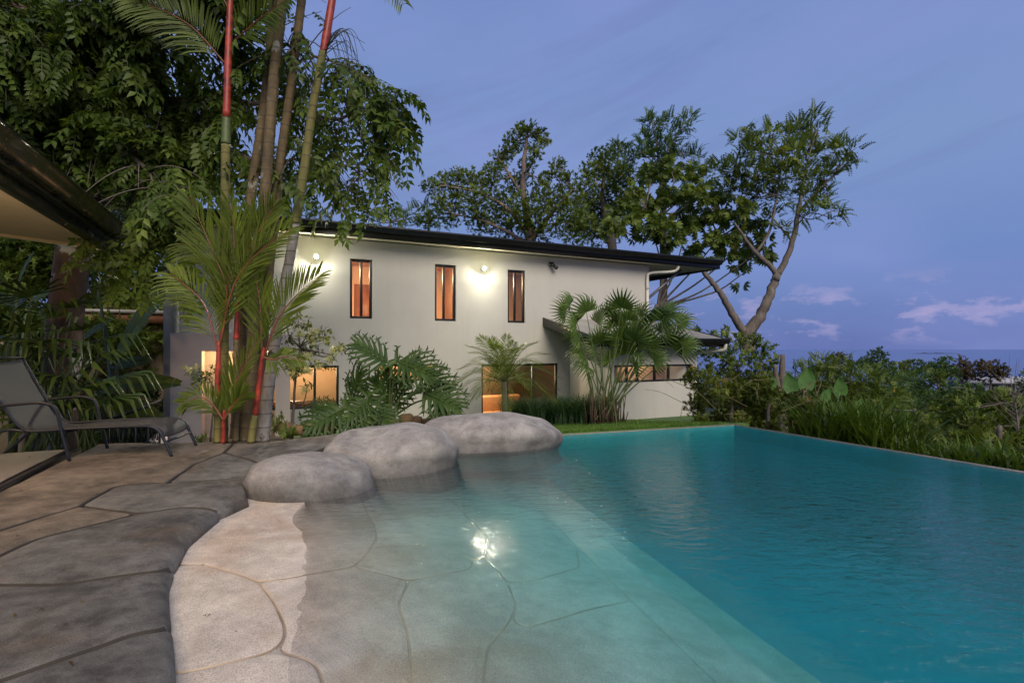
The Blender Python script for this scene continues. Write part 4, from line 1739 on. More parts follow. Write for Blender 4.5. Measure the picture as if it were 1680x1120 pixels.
M['palm_pale'] = barkmat('palm_trunk_pale', (.13, .115, .10), (.33, .31, .29), (.03, .028, .025), 7.0, .60, rings=5.5)
M['palm_green'] = barkmat('palm_trunk_olive', (.075, .085, .022), (.20, .17, .055), (.28, .25, .2), 6.0, .68, rings=6)
M['red_shaft'] = plain('red_crownshaft', (.27, .034, .020), .45, var=.6, nscale=9)
M['stem_green'] = plain('green_stem', (.07, .10, .03), .5, var=.3)
M['petiole_red'] = plain('reddish_petiole', (.16, .045, .02), .45, var=.3)
# ================================================================== palm parts
def palm_frond(path, side_hint, n, ll, w, sweep=.9, droop=.25, taper=.5, start=.12, both=True, rr=.012, lift=.25):
    """pinnate frond along a path; returns (rachis, leaflets) builders"""
    p = smoothpath(path, 24)
    L = np.linspace(0, 1, 24)
    rach = MB()
    rach.tube(p, interp_r([rr, rr * .7, rr * .25], 24), 6)
    lf = MB()
    tg = norm(np.gradient(p, axis=0))
    hint = np.array(tuple(side_hint), float)
    for i in range(n):
        t = start + (1 - start) * (i + .5) / n
        q = np.array([np.interp(t, L, p[:, k]) for k in range(3)])
        tt = norm(np.array([np.interp(t, L, tg[:, k]) for k in range(3)]))
        sd_ = norm(np.cross(tt, hint))
        nm = np.cross(sd_, tt)
        for s in (-1, 1):
            ln = ll * (.62 + .5 * math.sin(math.pi * min(1, t * 1.05 + .04)) - taper * max(0, t - .72)) * RNG.uniform(.88, 1.08)
            sw = sweep * (1.0 - .35 * t) + RNG.normal() * .05
            d = norm(sd_ * s * math.sin(sw) + tt * math.cos(sw) + nm * (lift + RNG.normal() * .06))
            wd = norm(np.cross(d, nm)) * w * .5
            a = q
            b = q + d * ln * .38
            c = q + d * ln * .75 - np.array([0, 0, droop * ln * .30])
            e = q + d * ln - np.array([0, 0, droop * ln * .75])
            f = nm * w * .18
            v = [a, b - wd + f, b, b + wd + f, c - wd * .7 + f * .7, c, c + wd * .7 + f * .7, e]
            r = float(np.clip(.5 + RNG.normal() * .2, 0, .93))
            lf.add(v, [np.array([(0, 2, 1), (0, 3, 2), (4, 5, 7), (5, 6, 7)]), np.array([(1, 2, 5, 4), (2, 3, 6, 5)])], r)
    return rach, lf


def add_frond(parent, path, hint, n=34, ll=.5, w=.03, rmat=None, lmat=None, name='frond', **kw):
    o = parent.location
    path = [tuple(Vector(q) - o) for q in path]
    ra, lf = palm_frond(path, hint, n, ll, w, **kw)
    f = lf.build(name, lmat or M['palm_leaf'], parent)
    ra.build('midrib', rmat or M['petiole_red'], f, True)
    return f


VIEW = (0.15, -1.0, .25)          # broad side of the traced fronds faces the pool


def shaft(parent, pts, rad, mat, name, sides=12):
    mb = MB()
    o = parent.location
    n = 6 * len(pts)
    sp_ = smoothpath(pts, n)
    rr_ = interp_r(rad, n)
    if 'trunk' in name:                       # swollen leaf-scar rings
        al = np.concatenate([[0], np.cumsum(np.linalg.norm(np.diff(sp_, axis=0), axis=1))])
        ss = np.arange(0, al[-1], .03)
        sp_ = np.column_stack([np.interp(ss, al, sp_[:, k]) for k in range(3)])
        rr_ = np.interp(ss, al, rr_) * (1 + .07 * (np.arange(len(ss)) % 6 == 0) + .025 * (np.arange(len(ss)) % 6 == 1))
    mb.tube([Vector(tuple(q)) - o for q in sp_], rr_, sides)
    return mb.build(name, mat, parent, True)


def pixpath(lst, d):
    return [P(a[0], a[1], a[2] if len(a) > 2 else d) for a in lst]


# -- tall lipstick palm, red shaft at the left of the clump
d = 6.9
lp1 = empty('lipstick_palm', tuple(P(365, 724, d)), 0, 'tall lipstick palm with long red crownshaft, leftmost trunk of the clump', 'palm tree', 'palms of the clump')
shaft(lp1, pixpath([(365, 726), (367, 560), (369, 400), (370.5, 237)], d), [.066, .060, .057, .055], M['palm_green'], 'trunk')
shaft(lp1, pixpath([(370.5, 237), (371.5, 194)], d), [.062, .055], M['stem_green'], 'green_joint')
shaft(lp1, pixpath([(371.5, 195), (374, 110), (377, 20), (380, -40)], d), [.047, .046, .04, .03], M['red_shaft'], 'crownshaft')
for base, mid, tipp, hint, n, ll in (((371, 106), (306, 38), (205, -8), VIEW, 46, .52), ((379, 72), (425, 32), (486, -12), VIEW, 40, .5),
                                     ((378, 20), (340, -40), (250, -90), VIEW, 40, .5), ((380, -10), (430, -80), (520, -110), VIEW, 40, .5)):
    add_frond(lp1, [P(*base, d), P(*mid, d - .1), P(*tipp, d - .3)], hint, n, ll, .03, droop=.35, sweep=1.0)
# -- tall lipstick palm leaning right, red at the top
d = 7.0
lp2 = empty('lipstick_palm', tuple(P(430, 722, d)), 0, 'tall leaning lipstick palm with pale lower trunk and red top, rightmost of the clump', 'palm tree', 'palms of the clump')
shaft(lp2, pixpath([(430, 724), (440, 639), (451, 563), (462, 489), (474, 432), (485, 366)], d), [.088, .078, .07, .065, .062, .06], M['palm_pale'], 'trunk')
shaft(lp2, pixpath([(485, 366), (500, 271), (514, 170), (524, 118), (530, 84)], d), [.060, .058, .055, .053, .05], M['palm_green'], 'upper_trunk')
shaft(lp2, pixpath([(530, 86), (535, 60), (545, 0), (552, -50)], d), [.045, .054, .048, .04], M['red_shaft'], 'crownshaft')
add_frond(lp2, [P(550, -30, d), P(610, -70, d), P(662, 8, d - .2)], VIEW, 32, .42, .023, droop=.6)
add_frond(lp2, [P(548, -40, d), P(500, -90, d), P(420, -60, d)], VIEW, 32, .45, .023, droop=.5)
mb = MB()
for i in range(18):
    a0 = P(531 + RNG.uniform(-1, 3), 84 + RNG.uniform(-6, 6), d)
    ex, ey = RNG.uniform(560, 606), RNG.uniform(70, 150)
    pk = P((531 + ex) / 2 + RNG.uniform(-5, 15), min(62, ey - 25) + RNG.uniform(-15, 25), d + RNG.uniform(-.2, .2))
    mb.tube(np.array(smoothpath([a0, pk, P(ex, ey, d + RNG.uniform(-.3, .3))], 12)) - np.array(lp2.location), interp_r([.006, .003], 12), 5)
mb.build('flower_stalk', plain('dry_stalk', (.04, .05, .03), .8), lp2, True)
# -- brown and grey trunks between them (their crowns are above the frame)
for lab, pts, rad, mat, dd in (
        ('brown ringed palm trunk just right of the red leftmost shaft, behind another', [(388, 718), (394, 600), (400, 470), (412, 322), (432, 187), (446, 50), (452, -60)], [.085, .075, .07, .066, .062, .06, .058], M['palm_trunk'], 7.35),
        ('thick brown ringed palm trunk in the middle of the clump', [(404, 722), (414, 582), (421, 470), (432, 373), (436, 305), (449, 136), (463, 0), (468, -60)], [.095, .085, .078, .074, .072, .069, .067, .066], M['palm_trunk'], 7.0),
        ('slim grey-green ringed palm trunk second from the right in the clump', [(417, 722), (430, 560), (442, 432), (449, 373), (459, 271), (476, 153), (495, 0), (502, -60)], [.09, .075, .066, .063, .06, .058, .055, .052], M['palm_trunk'], 7.2)):
    t_o = empty('ringed_palm', tuple(P(pts[0][0], pts[0][1], dd)), 0, lab, 'palm tree', 'palms of the clump')
    shaft(t_o, pixpath(pts, dd), rad, mat, 'trunk')
    top = P(*pts[-1], dd)
    for k in range(7):
        a = 2 * math.pi * k / 7 + .4
        dr_ = Vector((math.cos(a), math.sin(a), 0))
        add_frond(t_o, [top, top + dr_ * .7 + Vector((0, 0, .8)), top + dr_ * 1.7 + Vector((0, 0, .75))], (0, 0, 1), 24, .5, .035)
# -- young lipstick palms in front
d = 6.6
y1 = empty('young_lipstick_palm', tuple(P(357, 724, d)), 0, 'young lipstick palm with thick red shaft, left in the clump', 'palm tree', 'palms of the clump')
shaft(y1, pixpath([(357, 726), (357, 690), (357, 649)], d), [.046, .042, .039], M['palm_green'], 'trunk')
shaft(y1, pixpath([(357, 650), (358, 610), (359, 560)], d), [.038, .036, .022], M['red_shaft'], 'crownshaft')
add_frond(y1, pixpath([(358, 575), (333, 497), (279, 448)], d), VIEW, 32, .50, .023, droop=.4)
add_frond(y1, pixpath([(359, 570), (372, 480), (348, 410), (312, 326)], d + .1), VIEW, 35, .62, .023, droop=.1, sweep=.55)
add_frond(y1, pixpath([(360, 570), (383, 470), (420, 418), (478, 374)], d), VIEW, 35, .58, .023, droop=.15, sweep=.7)
add_frond(y1, pixpath([(360, 570), (378, 450), (384, 395), (378, 335)], d + .2), VIEW, 33, .58, .023, droop=.1, sweep=.5)
add_frond(y1, pixpath([(359, 565), (400, 470), (418, 400), (412, 345)], d + .3), VIEW, 28, .5, .023, droop=.1, sweep=.5)
y2 = empty('young_lipstick_palm', tuple(P(412, 724, d)), 0, 'young lipstick palm with bright red slanted shaft, right in the clump', 'palm tree', 'palms of the clump')
shaft(y2, pixpath([(412, 726), (415, 700), (419, 679)], d), [.046, .042, .038], M['palm_green'], 'trunk')
shaft(y2, pixpath([(419, 680), (424, 640), (430, 590), (433, 570)], d), [.036, .034, .027, .015], M['red_shaft'], 'crownshaft')
add_frond(y2, pixpath([(431, 590), (455, 526), (483, 488), (523, 452)], d), VIEW, 35, .48, .023, droop=.1, sweep=.65)
add_frond(y2, pixpath([(430, 590), (428, 520), (424, 480), (414, 440)], d + .1), VIEW, 32, .46, .023, droop=.1, sweep=.6)
add_frond(y2, pixpath([(431, 585), (448, 590), (468, 585), (500, 592)], d - .1), VIEW, 26, .22, .022, droop=.4)
y3 = empty('young_lipstick_palm', tuple(P(387, 722, 6.85)), 0, 'young lipstick palm whose thin red shaft stands higher, mid clump', 'palm tree', 'palms of the clump')
shaft(y3, pixpath([(387, 724), (387, 640), (387.5, 556)], 6.85), [.042, .036, .034], M['palm_trunk'], 'trunk')
shaft(y3, pixpath([(387.5, 557), (389, 520), (391, 478)], 6.85), [.034, .032, .02], M['red_shaft'], 'crownshaft')
add_frond(y3, pixpath([(391, 490), (400, 430), (430, 370), (452, 335)], 6.85), VIEW, 30, .48, .023, droop=.1, sweep=.6)
add_frond(y3, pixpath([(390, 490), (375, 440), (345, 415), (300, 400)], 6.95), VIEW, 30, .5, .023, droop=.3, sweep=.8)
y4 = empty('young_lipstick_palm', tuple(P(366, 724, 6.5)), 0, 'smallest lipstick palm with low fronds at the foot of the clump', 'palm tree', 'palms of the clump')
shaft(y4, pixpath([(366, 726), (366.5, 700), (368, 672)], 6.5), [.028, .026, .015], M['red_shaft'], 'crownshaft')
add_frond(y4, pixpath([(367, 690), (350, 665), (330, 652), (298, 662)], 6.45), VIEW, 22, .30, .026, droop=.3)
add_frond(y4, pixpath([(367, 690), (378, 655), (392, 618), (424, 556)], 6.5), VIEW, 27, .40, .023, droop=.05, sweep=.55)
add_frond(y4, pixpath([(367, 690), (380, 668), (390, 655), (405, 645)], 6.4), VIEW, 20, .30, .026, droop=.1, sweep=.6)

# ================================================================== pygmy date palm
d = 11.6
c = P(826, 626, d)
dp = empty('date_palm', (c.x, c.y, float(lawnz(np.array([c.x]), np.array([c.y]))[0])), 0, 'small feathery date palm in front of the sliding door', 'palm tree')
mb = MB()
zz = np.linspace(0, c.z - dp.location.z, 14)
mb.tube([(.03 * math.sin(z * 3), 0, z) for z in zz], [.062 + .012 * (i % 2) for i in range(14)], 10)
mb.build('trunk', M['bark_grey'], dp)
for k in range(34):
    a = 2.4 * k
    el_ = -.25 + 1.55 * ((k + .5) / 34)
    L_ = RNG.uniform(1.2, 1.5)
    dr_ = Vector((math.cos(a) * math.cos(el_), math.sin(a) * math.cos(el_), math.sin(el_)))
    p0 = c
    pth = [p0, p0 + dr_ * L_ * .5 + Vector((0, 0, .06)), p0 + dr_ * L_ * .95 - Vector((0, 0, .10 + .28 * math.cos(el_)))]
    add_frond(dp, pth, (0, 0, 1) if el_ < 1.1 else VIEW, 34, .30, .013, rmat=M['stem_green'], lmat=M['palm_leaf'], droop=.35, sweep=.85, rr=.008)


# ================================================================== fan palms
def fan_leaf(R, nseg, spread, fuse=.5, droop=.3, w=1.0, cup=.18):
    """pleated fan, local +Y outwards, +Z upper face"""
    mb = MB()
    for i in range(nseg):
        a = (i + .5) / nseg * spread - spread / 2
        da = spread / nseg * .5
        ln = R * (1 - .18 * abs(a) / (spread / 2)) * RNG.uniform(.92, 1.05)
        r = float(np.clip(.5 + RNG.normal() * .2, 0, .93))

        def pt(rad, ang, z):
            return (rad * math.sin(ang), rad * math.cos(ang), z)
        f1 = ln * fuse
        z1 = cup * f1
        wv_ = da * w
        c2, c3 = ln * .78, ln
        z2 = cup * c2 - droop * R * .25
        z3 = cup * c3 - droop * R * RNG.uniform(.75, 1.25)
        sh = ln * .88 if droop > .5 else ln
        v = [(0, 0, 0), pt(f1, a - da, z1), pt(f1, a, z1 + f1 * da * .45), pt(f1, a + da, z1),
             pt(c2, a - wv_ * .42, z2), pt(c2, a, z2 + .012), pt(c2, a + wv_ * .42, z2), pt(sh, a, z3)]
        mb.add(v, [np.array([(0, 2, 1), (0, 3, 2), (4, 5, 7), (5, 6, 7)]), np.array([(1, 2, 5, 4), (2, 3, 6, 5)])], r)
    return mb


def put_leaf(parent, me, mat, hub, ydir, up, scale=1.0, name='fan_leaf'):
    o = link(name, me, mat, parent)
    R = frames(np.array([tuple(ydir)], float), np.array([tuple(up)], float))[0]
    m = Matrix(R.tolist()).to_4x4()
    o.matrix_local = Matrix.Translation(Vector(hub) - parent.location) @ m @ Matrix.Scale(scale, 4)
    return o


fan_meshes = [fan_leaf(.55, 17, math.radians(205), .52, dr_, 1.0).mesh('fan_leaf') for dr_ in (.15, .4, .6, .8)]
d = 11.4
bx, by = P(992, 700, d).x, d
bz = float(lawnz(np.array([bx]), np.array([by]))[0])
fp = empty('fan_palm', (bx, by, bz), 0, 'clump of slender-stemmed fan palms in front of the lean-to room', 'palm tree')
hubs = [(928, 512, .46, -70), (962, 512, .5, -20), (1020, 505, .50, 5), (945, 533, .46, -50), (982, 532, .55, 10), (990, 562, .52, -15), (1016, 556, .55, 0),
        (1042, 560, .58, 10), (1072, 527, .56, 20), (1090, 518, .55, 50), (1062, 566, .5, 20), (1100, 566, .55, 30), (1120, 570, .5, 60), (958, 585, .45, -60),
        (966, 602, .45, -80), (1002, 590, .45, -20), (1040, 600, .45, 40), (1072, 592, .45, 70), (1000, 520, .45, -10), (1052, 520, .45, 25), (935, 500, .4, -40),
        (1110, 530, .5, 70), (1028, 580, .5, 0), (978, 570, .5, -35)]
stems = []
for k in range(22):
    b0_ = Vector((bx + RNG.uniform(-.42, .30), by + RNG.uniform(-.25, .25), bz - .03))
    hx, hy, s, ang = hubs[k]
    dd = d + RNG.uniform(-.5, .35)
    e = P(hx, hy, dd)
    mid = b0_ * .55 + e * .45 + Vector((0, 0, .15)) + Vector((bx - b0_.x, 0, 0)) * .3
    mb = MB()
    mb.tube(np.array(smoothpath([b0_, mid, e], 14)) - np.array(fp.location), interp_r([.022, .015, .007], 14), 6)
    mb.build('stem', M['stem_green'], fp, True)
    a = math.radians(ang + RNG.uniform(-12, 12))
    yd = Vector((math.sin(a), -.45 + RNG.uniform(-.3, .2), math.cos(a) * .75 + .15))
    put_leaf(fp, fan_meshes[int(RNG.integers(0, 4))], M['fan_leaf'], e, yd, Vector((0, -.75, .65)) + Vector(tuple(RNG.normal(size=3) * .2)), s / .55 * .98)
for hx, hy, s, ang in hubs[22:] + [(1050, 545, .5, 15), (1010, 535, .5, -5), (1085, 548, .5, 40), (950, 560, .42, -55), (1030, 525, .45, 0)]:
    e = P(hx, hy, d + RNG.uniform(-.2, .5))
    a = math.radians(ang)
    b0_ = Vector((bx + RNG.uniform(-.3, .2), by + .1, bz))
    mb = MB()
    mb.tube(np.array(smoothpath([b0_, b0_ * .5 + e * .5 + Vector((0, 0, .1)), e], 12)) - np.array(fp.location), interp_r([.018, .007], 12), 5)
    mb.build('stem', M['stem_green'], fp, True)
    put_leaf(fp, fan_meshes[int(RNG.integers(0, 4))], M['fan_leaf'], e, Vector((math.sin(a), -.4, math.cos(a) * .7 + .1)), Vector((0, -.7, .7)), s / .55)
mb = MB()
for k in range(90):
    a0 = Vector((RNG.uniform(-.5, .4), RNG.uniform(-.3, .3), 0))
    mb.tube([a0, a0 * 1.1 + Vector((RNG.uniform(-.06, .06), 0, RNG.uniform(.2, .7)))], [.016, .008], 4)
mb.build('stem_fibre', plain('brown_fibre', (.06, .035, .025), .95), fp)

# -- fan palms at the left behind the lounger
slim_meshes = [fan_leaf(.6, 12, math.radians(215), .22, dr_, .95, .25).mesh('fan_leaf') for dr_ in (.35, .6, .9)]
fl = empty('fan_palm', tuple(P(80, 742, 7.6)), 0, 'arching fan palms behind the lounger at the left edge', 'palm tree')
fl.location.z = -.45
lh = [(50, 487, 7.0, 20), (69, 566, 6.9, -60), (80, 562, 6.9, 60), (137, 541, 7.2, 50), (2, 535, 7.0, -20), (100, 620, 7.0, -40), (60, 640, 6.9, -70), (130, 640, 7.2, 70),
      (180, 655, 7.4, 80), (30, 610, 6.8, -30), (150, 605, 7.4, 40), (110, 585, 7.3, 10), (20, 580, 7.2, -70), (90, 520, 7.5, -10), (165, 560, 7.7, 60), (10, 660, 7.0, -60),
      (120, 670, 7.4, 30), (60, 690, 7.0, -20), (20, 500, 7.4, -50), (120, 505, 7.6, 40), (40, 545, 7.1, 0), (150, 640, 7.5, 20), (85, 655, 7.2, -10), (195, 620, 7.8, 75), (5, 625, 7.3, 10)]
for k, (hx, hy, dd, ang) in enumerate(lh):
    e = P(hx, hy, dd)
    a = math.radians(ang)
    b0_ = fl.location + Vector((RNG.uniform(-.7, .7), RNG.uniform(-.3, .4), .02))
    mb = MB()
    mb.tube(np.array(smoothpath([b0_, b0_ * .45 + e * .55 + Vector((0, 0, .35)), e], 14)) - np.array(fl.location), interp_r([.016, .010, .006], 14), 6)
    mb.build('stem', M['stem_green'], fl, True)
    put_leaf(fl, slim_meshes[k % 3], M['fan_leaf'], e, Vector((math.sin(a), -.55, math.cos(a) * .35 - .05)), Vector((0, -.45, .9)) + Vector(tuple(RNG.normal(size=3) * .2)), RNG.uniform(.85, 1.15))


# ================================================================== split-leaf philodendron
def philo_leaf(L, W, nl=8):
    mb = MB()
    # blade along the midrib
    for s in (-1, 1):
        for i in range(nl):
            t = .02 + .9 * i / (nl - 1)
            wl_ = W * (.35 + .65 * math.sin(math.pi * min(1, .22 + t * .72))) * (1 - .45 * max(0, t - .6)) * RNG.uniform(.88, 1.08)
            ang = 1.35 - 1.0 * t
            if i == 0:
                ang = 2.2
            d_ = np.array([s * math.sin(ang), math.cos(ang), 0])
            n_ = np.array([d_[1], -d_[0], 0]) * s
            q = np.array([0, t * L, 0.0])
            w0 = L / nl * 1.0
            pts = []
            for f, ww, dz in ((0, 1.25, 0), (.25, .85, .04), (.5, .68, .05), (.78, .50, -.01), (1.0, .06, -.12)):
                cen = q + d_ * wl_ * f + np.array([0, .12 * wl_ * f * f, dz * wl_ * 1.2])
                wob = .012 * (-1) ** i
                pts.append((cen - n_ * w0 * ww * .5, cen + np.array([0, 0, -.012]), cen + n_ * w0 * ww * .5 + np.array([0, 0, wob * f])))
            v = [x for p3 in pts for x in p3]
            qd = []
            for j in range(4):
                for k in (0, 1):
                    qd.append((j * 3 + k, j * 3 + k + 1, j * 3 + k + 4, j * 3 + k + 3))
            r = float(np.clip(.45 + RNG.normal() * .15, 0, .93))
            mb.add(v, [np.array(qd)], r)
            # side teeth on the lobe
            for f, sg in ((.55, 1), (.75, -1), (.85, 1)):
                cen = q + d_ * wl_ * f + np.array([0, .12 * wl_ * f * f, .03 * wl_])
                tip_ = cen + (d_ * .8 + n_ * sg) * wl_ * .22
                b_1, b_2 = cen - d_ * wl_ * .07, cen + d_ * wl_ * .07
                mb.add([b_1, b_2, tip_ + np.array([0, 0, -.02])], [np.array([(0, 1, 2)])], r)
    # terminal lobe
    mb.add([(-.05 * W, .88 * L, 0), (.05 * W, .88 * L, 0), (.10 * W, 1.02 * L, -.02), (0, 1.18 * L, -.06), (-.10 * W, 1.02 * L, -.02)], [np.array([(0, 1, 2), (0, 2, 4), (4, 2, 3)])], .5)
    pts = smoothpath([(0, 0, -.006), (0, L * .5, .006), (0, L * 1.05, -.03)], 8)
    mb.tube(pts, interp_r([.011, .004], 8), 5, r=.9)
    return mb.mesh('philodendron_leaf')


d = 8.3
ph_o = empty('philodendron', tuple(P(640, 708, 8.4)), 0, 'large split-leaf philodendron in front of the white wall', 'plant')
pm = [philo_leaf(.55, .36, n) for n in (8, 9, 8)]
cen_ = P(637, 690, 8.4)
pl_ = [((640, 596), (578, 562), 8.2), ((650, 592), (716, 618), 8.1), ((690, 640), (758, 672), 8.0), ((688, 612), (740, 640), 8.3), ((640, 665), (612, 618), 8.5), ((640, 668), (668, 622), 8.6),
       ((572, 660), (596, 606), 8.2), ((606, 652), (556, 700), 7.9), ((566, 668), (496, 708), 7.8), ((604, 648), (592, 712), 7.9), ((560, 672), (512, 668), 8.2), ((620, 660), (640, 705), 8.0),
       ((640, 640), (636, 600), 8.7), ((548, 690), (500, 720), 8.0), ((660, 600), (690, 585), 8.5), ((715, 650), (740, 700), 8.1), ((600, 640), (570, 628), 8.5)]
for k, (bq, tq, dd) in enumerate(pl_):
    b3, t3 = P(*bq, dd), P(*tq, dd - .25)
    L_ = (t3 - b3).length
    put_leaf(ph_o, pm[k % 3], M['philo_leaf'], b3, t3 - b3, Vector((RNG.uniform(-.2, .2), -.9, .55)), L_ / .62, 'leaf')
    mb = MB()
    mb.tube(np.array(smoothpath([cen_, cen_ * .5 + b3 * .5 + Vector((0, .05, .07)), b3], 12)) - np.array(ph_o.location), interp_r([.020, .011], 12), 7)
    mb.build('petiole', M['stem_green'], ph_o, True)
mb = MB()
mb.tube(np.array(smoothpath([P(640, 722, 8.4), P(638, 705, 8.4), cen_], 8)) - np.array(ph_o.location), interp_r([.07, .06, .05], 8), 9)
mb.build('stem', M['bark_grey'], ph_o, True)


# ================================================================== banana plants
def banana_leaf(L, W, arch=.3, tears=5):
    mb = MB()
    n = 15
    for s in (-1, 1):
        cuts = sorted(RNG.choice(np.arange(3, n - 1), tears, replace=False))
        for i in range(n - 1):
            t0, t1 = i / (n - 1), (i + 1) / (n - 1)
            row = []
            for t, sh in ((t0, .004 if i in cuts else 0), (t1, -.004 if i + 1 in cuts else 0)):
                ww = W * .5 * (max(0, math.sin(math.pi * (t * .93 + .05))) ** .55)
                y, z = t * L, -arch * L * t * t
                row.append([(0, y, z), (s * ww * .55, y + .03 + sh * L, z + ww * .22), (s * ww, y + .05 + sh * L, z + ww * .12 - (.05 * (i % 3) if cuts else 0) * ww)])
            v = row[0] + row[1]
            mb.add(v, [np.array([(0, 1, 4, 3), (1, 2, 5, 4)])], float(.45 + .1 * math.sin(i * 1.7 + s)))
    p = [(0, t * L * 1.0, -arch * L * t * t - .01) for t in np.linspace(-.05, 1, 12)]
    mb.tube(p, interp_r([.022, .012, .004], 12), 6, r=.92)
    return mb.mesh('banana_leaf')


bn = empty('banana_plant', tuple(P(200, 760, 9.6)), 0, 'banana plant with broad leaves beside the house corner', 'plant')
bn2 = empty('banana_plant', tuple(P(20, 760, 9.0)), 0, 'banana plant with tall upright leaves at the left edge', 'plant')
bm_ = [banana_leaf(1.5, .46, .12), banana_leaf(1.5, .42, .3), banana_leaf(1.4, .4, .05)]
for par, bq, tq, dd, k, sc_ in ((bn, (190, 590), (270, 448), 9.7, 0, 1.25), (bn, (150, 640), (268, 606), 9.2, 1, .95), (bn, (170, 640), (262, 690), 9.2, 1, .95), (bn, (130, 560), (200, 505), 10, 2, .8),
                                (bn, (180, 600), (270, 585), 10, 2, .8), (bn, (160, 470), (140, 410), 10.5, 2, 1.0), (bn, (215, 700), (165, 640), 9.0, 0, .7),
                                (bn2, (28, 480), (46, 400), 9.2, 0, .85), (bn2, (20, 480), (-20, 420), 9.2, 2, .9), (bn2, (45, 500), (95, 450), 10, 1, .8)):
    b3, t3 = P(*bq, dd), P(*tq, dd - .3)
    put_leaf(par, bm_[k], M['banana_leaf'], b3, t3 - b3, Vector((-.3, -.8, .6)), (t3 - b3).length / 1.5 * sc_ + .0, 'leaf')
    mb = MB()
    fo = par.location
    mb.tube(np.array(smoothpath([fo + Vector((0, 0, .0)), fo * .4 + b3 * .6 + Vector((0, 0, .2)), b3], 12)) - np.array(fo), interp_r([.06, .035, .02], 12), 8)
    mb.build('stalk', M['stem_green'], par, True)

# ================================================================== flowering shrub behind the palms
M['flower'] = leafmat('pale_yellow_blossom', (.42, .44, .20), (.55, .56, .30), (.65, .66, .42), trans=.35)
fsn = empty('flowering_shrub', tuple(P(478, 722, 7.9)), 0, 'shrub with pale yellow blossom clusters right of the palm trunks', 'shrub')
cl = [(P(*q[:2], 7.9 + RNG.uniform(-.3, .3)), q[2] / F * 7.9) for q in ((490, 528, 18), (510, 545, 16), (532, 552, 14), (498, 570, 20), (474, 555, 14), (558, 571, 10), (545, 582, 10), (520, 602, 12), (488, 605, 16), (468, 600, 12), (540, 600, 8), (505, 630, 9), (470, 520, 12), (522, 575, 9))]
src = [P(478, 722, 7.9), P(482, 660, 7.9), P(486, 610, 7.9), P(492, 570, 7.9)]
mb = MB()
limbs(mb, [([q - fsn.location for q in src], [.03, .02, .016, .01])])
twigs(mb, [(c_ - fsn.location, r) for c_, r in cl], [q - fsn.location for q in src], 3, .010)
mb.build('stem', M['bark_grey'], fsn)
mb = MB()
crown(mb, [(np.array(c_ - fsn.location), r) for c_, r in cl], TL, 1.3, .085, up=.1)
tag(mb.build('leaves', M['leaf_yell'], fsn), kind='stuff')
for q in ((534, 558), (548, 576), (556, 570), (505, 585), (515, 545), (492, 548), (505, 608), (522, 600), (488, 595), (470, 580), (540, 590), (480, 615), (500, 640), (510, 560)):
    mb = MB()
    c_ = P(*q, 7.7 + RNG.uniform(-.2, .1)) - fsn.location
    crown(mb, [(np.array(c_), .085)], TROS, 2.0, .034, jit=1.0)
    mb.build('blossom', M['flower'], fsn)
fs2 = empty('flowering_shrub', tuple(P(345, 724, 7.6)), 0, 'small sprig with pale blossoms in front of the pink niche', 'shrub')
mb = MB()
limbs(mb, [([Vector((0, 0, 0)), P(350, 660, 7.5) - fs2.location, P(345, 625, 7.4) - fs2.location, P(318, 612, 7.3) - fs2.location], [.014, .010, .008, .004])], 6)
mb.build('stem', M['bark_grey'], fs2)
mb = MB()
cl2 = [(np.array(P(*q, 7.35) - fs2.location), .085) for q in ((340, 620), (328, 618), (318, 612), (325, 628), (348, 606))]
crown(mb, cl2, TL, 1.8, .06, up=.0)
tag(mb.build('leaves', M['leaf_mid'], fs2), kind='stuff')
for q in ((302, 603), (322, 602), (312, 608)):
    mb = MB()
    crown(mb, [(np.array(P(*q, 7.25) - fs2.location), .05)], TROS, 2.2, .024, jit=1.0)
    mb.build('blossom', M['flower'], fs2)
# ================================================================== the big tree overhead at the left
bt = empty('overhanging_tree', tuple(P(95, 745, 8.4)), 0, 'large dark tree with lichened trunk overhanging the left side', 'tree')
bo = np.array(bt.location)


def PX(lst):
    return [P(a, b, c) for a, b, c in lst]


trunk = PX([(92, 760, 8.4), (104, 560, 8.4), (118, 430, 8.4), (137, 300, 8.3), (130, 200, 8.2), (105, 140, 8.1), (78, 88, 8.0), (40, 15, 7.9), (5, -60, 7.8)])
limb_px = [
    PX([(136, 290, 8.3), (220, 190, 8.3), (330, 160, 8.1), (470, 175, 7.8), (570, 190, 7.6), (650, 165, 7.5)]),
    PX([(110, 150, 8.1), (210, 90, 8.0), (330, 60, 7.9), (450, 70, 7.8), (540, 100, 7.7), (600, 130, 7.6)]),
    PX([(137, 300, 8.3), (230, 270, 8.2), (330, 250, 8.1), (440, 265, 7.9), (530, 260, 7.8), (590, 290, 7.7)]),
    PX([(85, 95, 8.0), (180, 20, 7.8), (280, -40, 7.6), (400, -60, 7.4)]),
    PX([(120, 180, 8.2), (40, 150, 7.6), (-40, 160, 7.2)]),
    PX([(130, 330, 8.3), (190, 330, 8.0), (270, 350, 7.8)]),
    PX([(100, 130, 8.1), (40, 60, 7.4), (-20, 10, 7.0)]),
    PX([(130, 230, 8.2), (190, 240, 7.5), (260, 300, 7.2), (300, 340, 7.1)]),
]
mb = MB()
tp = smoothpath(trunk, 40) - bo
mb.tube(tp, interp_r([.27, .24, .23, .20, .18, .17, .16, .14, .12], 40), 14)
mb.build('trunk', M['bark_lichen'], bt, True)
mb = MB()
lsm = []
for k, l in enumerate(limb_px):
    p = smoothpath(l, 26)
    p[1:-1] += RNG.normal(size=(24, 3)) * .03
    lsm.append(p)
    mb.tube(p - bo, interp_r([.075, .05, .03, .012], 26) * (.8 if k else 1), 7)
shoots = []
want = []


